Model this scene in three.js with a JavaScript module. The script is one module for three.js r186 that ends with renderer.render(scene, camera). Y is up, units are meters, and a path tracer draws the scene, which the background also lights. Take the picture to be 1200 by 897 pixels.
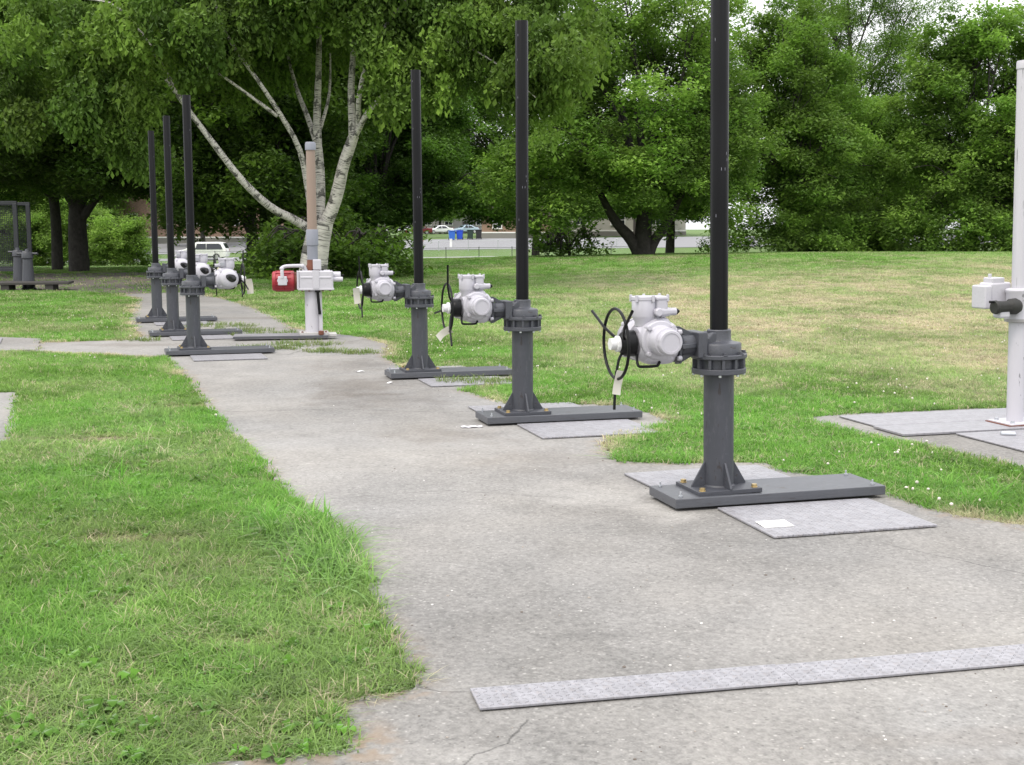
import * as THREE from 'three';
import { mergeGeometries, mergeVertices, toCreasedNormals } from 'three/addons/utils/BufferGeometryUtils.js';
import { RoundedBoxGeometry } from 'three/addons/geometries/RoundedBoxGeometry.js';

// ---------------------------------------------------------------- camera, sky, sun, exposure
const scene = new THREE.Scene();
const camera = new THREE.PerspectiveCamera(34.37, 1024 / 765, 0.1, 4000);
camera.position.set(0, 1.6, 0);
camera.rotation.set(-7.057 * Math.PI / 180, 0, 0);

const renderer = new THREE.WebGLRenderer({ antialias: true });
renderer.setSize(1024, 765);
renderer.toneMapping = THREE.LinearToneMapping;
renderer.toneMappingExposure = 1.62;
renderer.outputColorSpace = THREE.SRGBColorSpace;
renderer.shadowMap.enabled = true;

{ // thin bright overcast: a smooth cloud sheet, brighter towards the zenith, faint mottling
  const w = 512, h = 256, d = new Float32Array(w * h * 4);
  for (let j = 0; j < h; j++) for (let i = 0; i < w; i++) {
    const el = Math.sin((j / (h - 1) - 0.5) * Math.PI), a = i / w * Math.PI * 2;
    const m = 1 + 0.05 * Math.sin(a * 3 + el * 5) + 0.04 * Math.sin(a * 7 - el * 9 + 1);
    const s = el > 0 ? (0.95 + 0.75 * el) * m : 0.5;
    const k = (j * w + i) * 4;
    d[k] = s * 0.985; d[k + 1] = s * 0.99; d[k + 2] = s * 1.02; d[k + 3] = 1;
  }
  const t = new THREE.DataTexture(d, w, h, THREE.RGBAFormat, THREE.FloatType);
  t.mapping = THREE.EquirectangularReflectionMapping; t.magFilter = THREE.LinearFilter; t.minFilter = THREE.LinearFilter;
  t.needsUpdate = true; scene.background = t; scene.environment = t;
}
const sun = new THREE.DirectionalLight(0xfff4e4, 1.3);
sun.position.set(-30, 70, 18); sun.target.position.set(0, 0, -20); scene.add(sun, sun.target);
sun.castShadow = true; sun.shadow.radius = 26; sun.shadow.mapSize.set(2048, 2048);
Object.assign(sun.shadow.camera, { left: -60, right: 60, top: 70, bottom: -70, near: 1, far: 220 });

// ---------------------------------------------------------------- helpers
function rng(s) { return () => { s = (s + 0x6d2b79f5) | 0; let t = Math.imul(s ^ (s >>> 15), 1 | s); t = (t + Math.imul(t ^ (t >>> 7), 61 | t)) ^ t; return ((t ^ (t >>> 14)) >>> 0) / 4294967296; }; }
const hash = (x, y, s) => { let h = Math.imul(x, 374761393) + Math.imul(y, 668265263) + Math.imul(s, 974634777) | 0; h = Math.imul(h ^ (h >>> 13), 1274126177); return ((h ^ (h >>> 16)) >>> 0) / 4294967296; };
function noise(x, y, s = 0) { const xi = Math.floor(x), yi = Math.floor(y), fx = x - xi, fy = y - yi, u = fx * fx * (3 - 2 * fx), v = fy * fy * (3 - 2 * fy);
  return (hash(xi, yi, s) * (1 - u) + hash(xi + 1, yi, s) * u) * (1 - v) + (hash(xi, yi + 1, s) * (1 - u) + hash(xi + 1, yi + 1, s) * u) * v; }
function fbm(x, y, o = 4, s = 0) { let a = 0, g = 0.5, n = 0; for (let i = 0; i < o; i++) { a += noise(x, y, s + i * 17) * g; n += g; g *= 0.5; x = x * 2.03 + 7.1; y = y * 2.03 - 3.7; } return a / n; }
const clamp = (v, a = 0, b = 1) => Math.min(b, Math.max(a, v)), lerp = (a, b, t) => a + (b - a) * t;
const sstep = (a, b, v) => { const t = clamp((v - a) / (b - a)); return t * t * (3 - 2 * t); };
const mix3 = (a, b, t) => [lerp(a[0], b[0], t), lerp(a[1], b[1], t), lerp(a[2], b[2], t)];
const D2R = Math.PI / 180, V = (x, y, z) => new THREE.Vector3(x, y, z);

const taken = new Map();
function numbered(n) { const k = taken.get(n) || 0; taken.set(n, k + 1); return k ? n + '_' + String(k).padStart(3, '0') : n; }
function shade(o) { o.castShadow = true; o.receiveShadow = true; return o; }
function tag(o, label, category, group, kind) { if (label) o.userData.label = label; if (category) o.userData.category = category; if (group) o.userData.group = group; if (kind) o.userData.kind = kind; return o; }
function thing(name, label, category, pos = [0, 0, 0], turn = 0, group) { const o = new THREE.Group(); o.name = numbered(name); o.position.set(...pos); o.rotation.y = turn; scene.add(o); return tag(o, label, category, group); }
function part(name, geo, m, parent) { const g = Array.isArray(geo) ? join(geo) : geo; const o = shade(new THREE.Mesh(g, m)); o.name = parent === scene ? numbered(name) : name; parent.add(o); return o; }
function join(list) { const l = list.map((g) => { const h = g.index ? g.toNonIndexed() : g; for (const k of Object.keys(h.attributes)) if (!['position', 'normal', 'uv'].includes(k)) h.deleteAttribute(k); if (!h.attributes.normal) h.computeVertexNormals(); if (!h.attributes.uv) h.setAttribute('uv', new THREE.BufferAttribute(new Float32Array(h.attributes.position.count * 2), 2)); return h; }); return l.length === 1 ? l[0] : mergeGeometries(l, false); }
function at(g, x = 0, y = 0, z = 0, rx = 0, ry = 0, rz = 0) { if (rx || ry || rz) g.applyMatrix4(new THREE.Matrix4().makeRotationFromEuler(new THREE.Euler(rx, ry, rz))); return g.translate(x, y, z); }
const box = (w, h, d, x, y, z, r = 0.004) => at(new RoundedBoxGeometry(w, h, d, 2, Math.min(r, w / 2.1, h / 2.1, d / 2.1)), x, y, z);
// a turned solid: profile [[radius, height], ...] about +y with crisp edges
const turned = (prof, seg = 40) => toCreasedNormals(new THREE.LatheGeometry(prof.map(([r, y]) => new THREE.Vector2(Math.max(r, 1e-4), y)), seg), 0.6);
const disc = (r, y0, y1, b = 0.004, seg = 40) => turned([[0, y0], [r - b, y0], [r, y0 + b], [r, y1 - b], [r - b, y1], [0, y1]], seg);
const alongX = (g, x = 0, y = 0, z = 0) => at(g, x, y, z, 0, 0, -Math.PI / 2);   // +y -> +x
const alongZ = (g, x = 0, y = 0, z = 0) => at(g, x, y, z, Math.PI / 2, 0, 0);    // +y -> +z
const tube = (pts, r, seg = 24, rs = 10, closed = false) => new THREE.TubeGeometry(new THREE.CatmullRomCurve3(pts.map((p) => V(...p)), closed, 'catmullrom', 0.3), seg, r, rs, closed);
function rod(a, b, r, rs = 10) { const d = V(b[0] - a[0], b[1] - a[1], b[2] - a[2]), L = d.length(); const g = new THREE.CylinderGeometry(r, r, L, rs); g.applyQuaternion(new THREE.Quaternion().setFromUnitVectors(V(0, 1, 0), d.normalize())); return g.translate((a[0] + b[0]) / 2, (a[1] + b[1]) / 2, (a[2] + b[2]) / 2); }
function prism(pts, depth, bevel = 0) { const g = new THREE.ExtrudeGeometry(new THREE.Shape(pts.map((p) => new THREE.Vector2(...p))), { depth, bevelEnabled: bevel > 0, bevelThickness: bevel, bevelSize: bevel, bevelSegments: 2, curveSegments: 8 }); return g.translate(0, 0, -depth / 2); }
const hexBolt = (x, y, z, r = 0.012, h = 0.01) => at(new THREE.CylinderGeometry(r, r, h, 6), x, y + h / 2, z);
const inside = (poly, x, z) => { let c = false; for (let i = 0, j = poly.length - 1; i < poly.length; j = i++) { const [xi, zi] = poly[i], [xj, zj] = poly[j]; if ((zi > z) !== (zj > z) && x < (xj - xi) * (z - zi) / (zj - zi) + xi) c = !c; } return c; };
function edgeDist(poly, x, z) { let m = 1e9; for (let i = 0, j = poly.length - 1; i < poly.length; j = i++) { const [ax, az] = poly[j], [bx, bz] = poly[i], dx = bx - ax, dz = bz - az, t = clamp(((x - ax) * dx + (z - az) * dz) / (dx * dx + dz * dz)); m = Math.min(m, Math.hypot(x - ax - t * dx, z - az - t * dz)); } return m; }

// ---------------------------------------------------------------- textures and materials
function makeTex(w, h, f, srgb = true, repeat = null) { const d = new Uint8Array(w * h * 4); const c = [0, 0, 0];
  for (let j = 0; j < h; j++) for (let i = 0; i < w; i++) { f(i, j, c); const k = (j * w + i) * 4; for (let q = 0; q < 3; q++) { let v = clamp(c[q]); if (srgb) v = v < 0.0031308 ? v * 12.92 : 1.055 * v ** (1 / 2.4) - 0.055; d[k + q] = v * 255; } d[k + 3] = 255; }
  const t = new THREE.DataTexture(d, w, h); t.magFilter = THREE.LinearFilter; t.minFilter = THREE.LinearMipmapLinearFilter; t.generateMipmaps = true; t.wrapS = t.wrapT = THREE.RepeatWrapping; if (srgb) t.colorSpace = THREE.SRGBColorSpace; if (repeat) t.repeat.set(...repeat); t.needsUpdate = true; return t; }
const tile = (f) => (i, j, n) => { const a = i / n, b = j / n, u = sstep(0.8, 1, a), v = sstep(0.8, 1, b); return lerp(lerp(f(a, b), f(a - 1, b), u), lerp(f(a, b - 1), f(a - 1, b - 1), u), v); };
const N = 512;
const grainT = tile((a, b) => fbm(a * 90, b * 90, 3, 5)), softT = tile((a, b) => fbm(a * 7, b * 7, 4, 9));
const bumpGrain = makeTex(N, N, (i, j, c) => { c[0] = c[1] = c[2] = 0.65 * grainT(i, j, N) + 0.35 * softT(i, j, N); }, false);
const paintMottle = makeTex(256, 256, (i, j, c) => { const v = 0.9 + 0.1 * softT(i, j, 256) + 0.03 * (hash(i, j, 3) - 0.5); c[0] = c[1] = c[2] = v; }, true, [3, 3]);
const treadBump = makeTex(256, 256, (i, j, c) => { // raised lozenges in alternating directions, eight to a tile side
  let v = 0; const s = 32, ci = Math.floor(i / s), cj = Math.floor(j / s), x = (i % s) / s - 0.5, y = (j % s) / s - 0.5, e = (ci + cj) % 2 ? x + y : x - y, p = (ci + cj) % 2 ? x - y : x + y;
  v = (Math.abs(e) / 0.62 + Math.abs(p) / 0.17) < 1 ? 1 : 0; c[0] = c[1] = c[2] = v; }, false);
const steelMap = makeTex(N, N, (i, j, c) => { const s = softT(i, j, N), g = grainT(i, j, N), r = sstep(0.6, 0.85, softT((i * 2 + 99) % N, (j * 2 + 40) % N, N)); const v = 0.175 + 0.15 * s + 0.12 * (g - 0.5); c[0] = v * (1 + 0.06 * r); c[1] = v * 0.985; c[2] = v * (1.06 - 0.06 * r); });
const chipped = makeTex(256, 512, (i, j, c) => { let v = 0.9 + 0.1 * softT(i, j, 256); if (fbm(i * 0.09, j * 0.06, 4, 97) > 0.81) v *= 0.45; c[0] = v; c[1] = v; c[2] = v; });
const worn = makeTex(512, 512, (i, j, c) => { let v = 0.66 + 0.16 * softT(i, j, 512) + 0.1 * (grainT(i, j, 512) - 0.5); const d = sstep(0.5, 0.75, softT((i * 3 + 50) % 512, (j * 3 + 90) % 512, 512)) * sstep(0.35, 0.65, grainT((i + 77) % 512, j, 512)); v += 0.22 * d; let w = 0; if (fbm(i * 0.05, j * 0.05, 4, 66) > 0.745) { v *= 0.55; w = 0.25; } if (noise(i * 0.008, j * 0.9, 67) > 0.93 && noise(i * 0.02, j * 0.02, 68) > 0.55) v += 0.2; c[0] = v * (1 + w + 0.06 * d); c[1] = v * (1 + 0.03 * d); c[2] = v * (1 - w * 0.5); });
const tubeMap = makeTex(256, 2048, (i, j, c) => { let v = 0.006 + 0.004 * noise(i * 0.06, j * 0.012, 69); const k = hash(i >> 1, j >> 2, 70); if (k > 0.99955) v = 0.25; if (noise(i * 0.3, j * 0.01, 72) > 0.9 && noise(i * 0.05, j * 0.006, 73) > 0.6) v += 0.012; c[0] = c[1] = v; c[2] = v * 1.15; });
const std = (o) => new THREE.MeshStandardMaterial(o);
const lin = (r, g, b) => new THREE.Color().setRGB(r, g, b);
const M = {
  greyPaint: std({ color: lin(0.058, 0.062, 0.076), roughness: 0.5, map: worn, bumpMap: bumpGrain, bumpScale: 0.0004 }),
  slabPaint: std({ color: lin(0.095, 0.1, 0.115), roughness: 0.42, map: worn, bumpMap: bumpGrain, bumpScale: 0.0004 }),
  castGrey: std({ color: lin(0.068, 0.072, 0.088), roughness: 0.45, map: worn, bumpMap: bumpGrain, bumpScale: 0.0008 }),
  blackTube: new THREE.MeshPhysicalMaterial({ color: 0xffffff, roughness: 0.36, specularIntensity: 0.22, map: tubeMap }),
  black: new THREE.MeshPhysicalMaterial({ color: lin(0.006, 0.006, 0.007), roughness: 0.4, specularIntensity: 0.4 }),
  paleCast: std({ color: lin(0.42, 0.41, 0.455), roughness: 0.38, map: paintMottle, bumpMap: bumpGrain, bumpScale: 0.0003 }),
  whitePaint: std({ color: lin(0.47, 0.46, 0.5), roughness: 0.45, map: chipped }),
  whitePlastic: std({ color: lin(0.6, 0.6, 0.61), roughness: 0.4 }),
  glassBlack: std({ color: lin(0.008, 0.008, 0.01), roughness: 0.08 }),
  brass: std({ color: lin(0.5, 0.38, 0.18), roughness: 0.35, metalness: 0.7, map: paintMottle }),
  zinc: std({ color: lin(0.5, 0.52, 0.55), roughness: 0.35, metalness: 0.7 }),
  red: std({ color: lin(0.28, 0.016, 0.026), roughness: 0.5, map: paintMottle }),
  rust: std({ color: lin(0.14, 0.05, 0.03), roughness: 0.85, map: paintMottle }),
  tread: std({ map: steelMap, roughness: 0.5, metalness: 0.15, bumpMap: treadBump, bumpScale: 0.004 }),
  flatSteel: std({ map: steelMap, roughness: 0.42, metalness: 0.25, bumpMap: bumpGrain, bumpScale: 0.0006 }),
  tan: std({ color: lin(0.25, 0.185, 0.15), roughness: 0.55, map: paintMottle }),
  couplingGrey: std({ color: lin(0.2, 0.21, 0.25), roughness: 0.55, map: paintMottle }),
  paper: std({ color: lin(0.55, 0.53, 0.47), roughness: 0.8, side: THREE.DoubleSide }),
  label: std({ color: lin(0.3, 0.31, 0.34), roughness: 0.4, metalness: 0.3 }),
  tyre: std({ color: lin(0.015, 0.015, 0.016), roughness: 0.85 }),
  carGlass: std({ color: lin(0.02, 0.024, 0.03), roughness: 0.06 }),
  hub: std({ color: lin(0.5, 0.5, 0.52), roughness: 0.3, metalness: 0.6 }),
  asphalt: std({ color: lin(0.19, 0.19, 0.2), roughness: 0.9, bumpMap: bumpGrain, bumpScale: 0.004 }),
};

// ---------------------------------------------------------------- terrain and paved outlines (metres; camera above the origin, looking down -z)
function height(x, z) { const d = -z;
  const fall = -1.1 * sstep(32, 112, d) + 1.6 * sstep(117, 152, d) + 0.4 * sstep(150, 215, d);
  const tilt = 0.016 * (x + 6) * sstep(60, 120, d) * (x < 0 ? 1 : 0.6);
  const mound = 0.8 * sstep(18, 58, d) * lerp(sstep(-3, 14, x), sstep(-26, 14, x), sstep(36, 54, d)) * (1 - sstep(60, 84, d));
  const roll = 0.05 * (fbm(x * 0.22, z * 0.22, 2, 31) - 0.5) * Math.max(sstep(34, 46, d), sstep(4, 7, x) * sstep(10, 22, d));
  return -0.016 + (d < 170 ? clamp(fall + tilt, -2.2, 1) : fall + clamp(tilt, -1, .5)) + mound + roll; }
const pathPoly = [[-4.2, -1.5], [-4.2, -2.75], [-2.2, -3.22], [-0.963, -3.553], [-0.706, -3.62], [-0.498, -3.67], [-0.545, -3.856], [-0.641, -4.062], [-0.475, -4.12], [-0.331, -4.197], [-0.417, -4.485], [-0.519, -4.857], [-0.6, -5.267], [-0.712, -5.75], [-0.881, -6.238], [-1.104, -6.813], [-1.348, -7.376], [-1.62, -8.1], [-1.664, -8.2], [-1.915, -8.827], [-2.404, -10.133], [-2.817, -11.237], [-3.63, -13.577], [-4.38, -15.55],
  [-5.3, -15.95], [-6.3, -16.3], [-6.72, -17.55], [-5.6, -18.0], [-5.55, -18.6], [-6.5, -21.0], [-6.95, -22.4], [-7.7, -25.2], [-8.76, -28.9], [-9.76, -30.8], [-8.3, -31.8], [-6.41, -28.18], [-5.2, -25.13], [-4.107, -22.02], [-3.544, -20.1], [-2.9, -19.3], [-2.2, -18.4], [-1.75, -17.3], [-1.62, -15.6], [-1.3, -14.35], [-0.9, -14.1], [-0.15, -14.15], [0.08, -13.75], [-0.08, -13.2], [-0.32, -12.7], [-0.5, -12.3], [-0.33, -11.95], [0, -11.25], [0.78, -11.3], [1.2, -10.75], [1.36, -10.15], [0.9, -9.66], [0.68, -9.25], [0.7, -8.7], [0.8, -8.45], [1.2, -8.4], [1.75, -8.45], [1.8, -8.2], [2.0, -7.95], [2.3, -7.45], [2.37, -7.1], [2.5, -6.85], [2.78, -6.6], [3.2, -6.48], [6, -6.0], [6, -1.5]];
const padPoly = [[2.46, -10.46], [2.96, -10.72], [4.2, -11.05], [5.2, -10.9], [5.9, -9.4], [5.4, -8.1], [4.2, -7.7], [3.42, -8.12], [3.2, -8.9], [2.77, -9.66]];
const leftPad = [[-6.75, -16.25], [-6.32, -16.42], [-6.92, -18.1], [-7.35, -18.25], [-9.6, -18.9], [-9.2, -17.0]];
const oldSlab = [[-5.6, -11.9], [-4.92, -12.2], [-4.05, -10.0], [-3.9, -9.5], [-3.7, -8.8], [-4.6, -8.3]];
const dirtPoly = [[-8.2, -31.6], [-9.6, -30.7], [-12, -32.6], [-20, -31.4], [-27, -44], [-20, -47.5], [-12, -47], [-9, -38]];
const paved = [pathPoly, padPoly, leftPad, oldSlab];
const pavedAt = (x, z) => paved.some((p) => inside(p, x, z));

// how dry / bare the turf is, 0 green .. 1 straw ; and bare soil
const spots = [[-2.98, -11.2, 0.42, 0.16], [-3.15, -9.45, 0.55, 0.2], [-1.95, -6.3, 0.3, 0.12], [-1.0, -4.7, 0.2, 0.07]];
function dry(x, z) { const d = -z; let v = (x < 0 && d < 14 ? 0.2 : 0.26) * sstep(0.5, 0.72, fbm(x * 0.9, z * 0.55, 3, 41));
  if (x > 0.5 || d > 20) { const band = sstep(11.5, 17, d) * (1 - sstep(33, 45, d)) * sstep(-1.5, 4.5, x); v += band * (0.38 + 0.45 * sstep(0.38, 0.7, fbm(x * 0.9, z * 0.5, 4, 77)) + 0.4 * sstep(0.5, 0.72, fbm(x * 2.3, z * 0.9, 3, 78))) + 0.25 * sstep(0.52, 0.7, fbm(x * 0.5, z * 0.3, 3, 12)) * sstep(2, 6, x) * (1 - sstep(50, 60, d)); }
  const e = edgeDist(pathPoly, x, z); if (d < 32) v += (x > -0.35 || z < -13.5 ? 0.85 : 0) * (1 - sstep(0.03, 0.26, e)) * sstep(0.32, 0.58, noise(x * 2.1, z * 2.1, 8));
  return clamp(v); }
function bare(x, z) { let v = 0; for (const [sx, sz, rx, rz] of spots) { const q = Math.hypot((x - sx) / rx, (z - sz) / rz) + 1.5 * (fbm(x * 5, z * 5, 4, 3) - 0.5); v = Math.max(v, 1 - sstep(0.3, 1.2, q)); }
  return v; }
const GREEN = [0.125, 0.278, 0.04], DEEP = [0.085, 0.185, 0.02], STRAW = [0.47, 0.4, 0.28], SOIL = [0.22, 0.165, 0.115], LIME = [0.23, 0.36, 0.09];
function turf(x, z) { let c = mix3(DEEP, GREEN, sstep(0.3, 0.65, fbm(x * 0.8, z * 0.8, 4, 21))); c = mix3(c, LIME, 0.6 * sstep(0.5, 0.8, fbm(x * 0.35 + 9, z * 0.25, 3, 22))); return mix3(c, STRAW, 0.85 * dry(x, z)); }

{ // ground: one graded sheet from behind the camera out to the horizon
  const axis = (lo, hi, fine, far) => { const a = []; for (let v = lo; v <= hi + 1e-6; v += fine) a.push(v); let s = fine; let u = lo; while (u > far[0]) { s *= 1.12; u -= s; a.unshift(u); } s = fine; u = hi; while (u < far[1]) { s *= 1.12; u += s; a.push(u); } return a; };
  const xs = axis(-11, 12, 0.16, [-1800, 1800]), zs = axis(-46, 0, 0.16, [-2200, 60]);
  const nx = xs.length, nz = zs.length, pos = new Float32Array(nx * nz * 3), col = new Float32Array(nx * nz * 3), uv = new Float32Array(nx * nz * 2), idx = [];
  for (let j = 0; j < nz; j++) for (let i = 0; i < nx; i++) { const k = j * nx + i, x = xs[i], z = zs[j];
    pos.set([x, height(x, z), z], k * 3); uv.set([x / 1.7, z / 1.7], k * 2);
    let c = mix3(z < -112 ? mix3(turf(x, z), DEEP, 0.7) : turf(x, z), SOIL, Math.max(bare(x, z), z > -16 ? 0.3 : 0.1));  // far verge: shade under the trees put into the colour as darker green
    c = c.map((v) => v * 0.76); if (inside(dirtPoly, x, z)) c = [0.13, 0.115, 0.1];
    col.set(c, k * 3);
    if (i < nx - 1 && j < nz - 1) idx.push(k, k + nx, k + 1, k + 1, k + nx, k + nx + 1); }
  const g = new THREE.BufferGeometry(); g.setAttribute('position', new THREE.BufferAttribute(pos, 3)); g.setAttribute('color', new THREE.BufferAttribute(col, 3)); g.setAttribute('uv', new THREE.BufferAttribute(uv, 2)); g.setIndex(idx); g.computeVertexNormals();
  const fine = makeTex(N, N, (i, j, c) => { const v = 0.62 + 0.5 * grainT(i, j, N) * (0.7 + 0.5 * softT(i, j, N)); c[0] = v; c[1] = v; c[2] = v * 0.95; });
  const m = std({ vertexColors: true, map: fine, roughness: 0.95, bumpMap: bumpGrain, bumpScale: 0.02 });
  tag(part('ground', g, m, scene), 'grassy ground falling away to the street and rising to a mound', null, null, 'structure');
}

// concrete: colour belongs to stains, aggregate and patches
const stains = [[-1.55, -12.6, 0.55, 0.9, 0.4, 1], [-1.3, -11.6, 0.8, 0.6, 0.25, 1], [-0.5, -9.6, 0.5, 0.5, 0.25, 1], [-1.9, -14.6, 0.6, 0.7, 0.3, 1], [0.2, -8.6, 0.5, 0.6, 0.2, 1], [0.85, -6.95, 0.3, 0.35, -0.36, 0], [0.5, -7.4, 0.45, 0.45, -0.28, 0], [1.6, -3.3, 0.5, 0.14, 0.3, 1], [-0.1, -5.0, 0.5, 0.12, 0.15, 0], [-0.25, -9.95, 0.4, 0.25, -0.3, 0], [1.55, -3.75, 0.5, 0.1, 0.22, 1], [1.4, -3.55, 0.35, 0.09, 0.2, 1], [0.3, -4.75, 0.28, 0.05, 0.25, 0], [-0.15, -3.62, 0.35, 0.12, -0.2, 0], [-5.2, -17.2, 0.8, 0.3, 0.3, 1], [-3.2, -20.2, 1.2, 0.25, 0.4, 1], [-4.6, -22.5, 1.2, 0.3, 0.35, 1]];
const cracks = [[[[-0.2, -3.45], [-0.12, -3.62], [-0.02, -3.72], [0.06, -3.9]], 0.0045], [[[-0.33, -4.2], [-0.26, -4.16], [-0.16, -4.15]], 0.005], [[[-1.3, -7.2], [-0.4, -7.5], [0.3, -7.3]], 0.004], [[[1.9, -6.2], [2.6, -5.4], [3.4, -5.2]], 0.004], [[[-2.6, -10.8], [-1.6, -11.0], [-0.6, -10.8], [-0.2, -10.9]], 0.008], [[[-4.4, -15.6], [-3.0, -15.9], [-1.6, -15.5]], 0.012], [[[-2.9, -15.8], [-2.7, -17.0], [-2.1, -18.2]], 0.012], [[[-5.4, -18.4], [-4.2, -18.7], [-3.0, -18.9]], 0.014], [[[-6.4, -21.2], [-5.0, -21.6], [-4.0, -21.2]], 0.014]].map(([p, w]) => ({ p, w, b: [Math.min(...p.map((q) => q[0])) - 0.1, Math.max(...p.map((q) => q[0])) + 0.1, Math.min(...p.map((q) => q[1])) - 0.1, Math.max(...p.map((q) => q[1])) + 0.1] }));
function concrete(x, z, c) {
  const s = fbm(x * 0.7, z * 0.45, 4, 51), p = fbm(x * 4.3, z * 4.3, 5, 52), f = fbm(x * 62, z * 62, 3, 53);
  let v = 0.188 + 0.13 * (s - 0.5) + 0.06 * (p - 0.5) + 0.11 * (f - 0.5) + 0.05 * (hash(Math.floor(x * 190), Math.floor(z * 150), 63) - 0.5), warm = 0.045 + 0.05 * (fbm(x * 1.3, z * 1.3, 3, 54) - 0.35), brown = 0;
  for (const [sx, sz, rx, rz, a, b] of stains) { const q = Math.hypot((x - sx) / rx, (z - sz) / rz); if (q < 2) { const w = (1 - sstep(0.2, 1.25, q + 1.2 * (fbm(x * 6, z * 6, 3, 55) - 0.5))) * Math.abs(a); if (a > 0) { v *= 1 - 0.62 * w; brown += b * w * 0.5; } else v += 0.22 * w; } }
  if (z > -9) { const ag = hash(Math.floor(x * 130), Math.floor(z * 130), 57); if (ag > 0.982) v += 0.1; else if (ag < 0.014) v *= 0.66; }
  for (const c2 of cracks) { if (x < c2.b[0] || x > c2.b[1] || z < c2.b[2] || z > c2.b[3]) continue; const wx = x + 0.05 * (fbm(x * 9, z * 9, 3, 64) - 0.5), wz = z + 0.05 * (fbm(x * 9 + 4, z * 9, 3, 65) - 0.5); for (let q = 1; q < c2.p.length; q++) { const [ax, az] = c2.p[q - 1], [bx, bz] = c2.p[q], dx = bx - ax, dz = bz - az, t = clamp(((wx - ax) * dx + (wz - az) * dz) / (dx * dx + dz * dz)), D = Math.hypot(wx - ax - t * dx, wz - az - t * dz); if (D < c2.w) v *= lerp(0.42, 1, sstep(0.35, 1, D / c2.w)); } }
  const ed = edgeDist(pathPoly, x, z); const dirt = (1 - sstep(0.0, 0.2, ed + 0.16 * (fbm(x * 5, z * 5, 3, 60) - 0.4))) * 0.75 * sstep(0.3, 0.7, fbm(x * 23, z * 23, 3, 62)) * sstep(0.4, 0.62, fbm(x * 1.1, z * 1.1, 3, 61));
  c[0] = v * (1 + warm); c[1] = v * (1 + warm * 0.25 - brown * 0.22); c[2] = v * (1.0 - warm * 0.85 - brown * 0.4);
  c[0] = lerp(c[0], 0.21, dirt); c[1] = lerp(c[1], 0.155, dirt); c[2] = lerp(c[2], 0.105, dirt); }
function pavedSheet(name, poly, y, x0, x1, z0, z1, w, h, label, jag = 0.02) {
  const r = rng(poly.length * 7 + 3), pts = []; // broken, uneven edge
  for (let i = 0; i < poly.length; i++) { const a = poly[i], b = poly[(i + 1) % poly.length], L = Math.hypot(b[0] - a[0], b[1] - a[1]), n = Math.max(1, Math.round(L / 0.09)); const keep = (p) => Math.abs(p[1] + 8.2) < 0.02 || p[1] > -3.2; for (let k = 0; k < n; k++) { const t = k / n, x = lerp(a[0], b[0], t), z = lerp(a[1], b[1], t), q = keep([x, z]) ? 0 : jag; pts.push([x + (r() - 0.5) * 2 * q, z + (r() - 0.5) * 2 * q]); } }
  const tex = makeTex(w, h, (i, j, c) => concrete(lerp(x0, x1, i / w), lerp(z0, z1, j / h), c));
  const shp = new THREE.Shape(pts.map(([x, z]) => new THREE.Vector2(x, -z)));
  const g = new THREE.ExtrudeGeometry(shp, { depth: 0.06, bevelEnabled: false }); g.rotateX(-Math.PI / 2); g.translate(0, y - 0.06, 0);
  const P = g.attributes.position, U = g.attributes.uv; for (let i = 0; i < P.count; i++) U.setXY(i, (P.getX(i) - x0) / (x1 - x0), (P.getZ(i) - z0) / (z1 - z0));
  const b = bumpGrain.clone(); b.repeat.set((x1 - x0) / 1.1, (z1 - z0) / 1.1); b.needsUpdate = true;
  return tag(part(name, g, std({ map: tex, roughness: 0.88, bumpMap: b, bumpScale: 0.004 }), scene), label, null, null, 'structure'); }
const cutZ = -8.2, li = pathPoly.findIndex((p) => p[0] === -1.664), ri = pathPoly.findIndex((p) => p[0] === 1.8);
pavedSheet('path', [...pathPoly.slice(0, li + 1), ...pathPoly.slice(ri)], 0, -4.4, 6.2, -8.4, -1.4, 2048, 1352, 'worn concrete path in the foreground');
pavedSheet('path', pathPoly.slice(li, ri + 1), 0, -10, 2.5, -32, -8, 1024, 1960, 'worn concrete path running back past the valve stands');
pavedSheet('pavement', padPoly, -0.002, 2.2, 6.2, -11.4, -7.4, 512, 512, 'concrete pad round the white valve stand');
pavedSheet('pavement', leftPad, 0.012, -10, -6, -19.2, -16, 512, 400, 'concrete slab at the left end of the cross path');
pavedSheet('pavement', oldSlab, 0.0, -6, -3, -12.6, -8, 384, 512, 'old concrete slab sunk in the left lawn', 0.03);

// ---------------------------------------------------------------- motorised valve stands
const ring8 = (n, f, off = 0) => Array.from({ length: n }, (_, k) => f(Math.cos((k + off) / n * Math.PI * 2), Math.sin((k + off) / n * Math.PI * 2), (k + off) / n * Math.PI * 2));
const S = {}; // shared geometries
S.slab = box(1.36, 0.056, 0.4, 0.32, 0.046, 0, 0.005);
S.plate = box(0.40, 0.026, 0.34, 0, 0.087, 0, 0.003);
S.column = join([turned([[0.0, 0.1], [0.088, 0.1], [0.088, 0.775], [0, 0.775]], 48), at(turned([[0.088, 0.1], [0.096, 0.1], [0.088, 0.109]], 48))]);
S.gusset = prism([[0.084, 0.1005], [0.172, 0.1005], [0.172, 0.108], [0.09, 0.245], [0.084, 0.245]], 0.011, 0.001);
S.lowerFlange = join([disc(0.158, 0.768, 0.8, 0.004, 56), disc(0.128, 0.799, 0.858, 0.002, 48), ...ring8(12, (c, s, a) => at(box(0.034, 0.058, 0.018, 0.138, 0, 0, 0.003), 0, 0.829, 0, 0, -a, 0), 0.5), disc(0.163, 0.857, 0.882, 0.004, 56)]);
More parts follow.
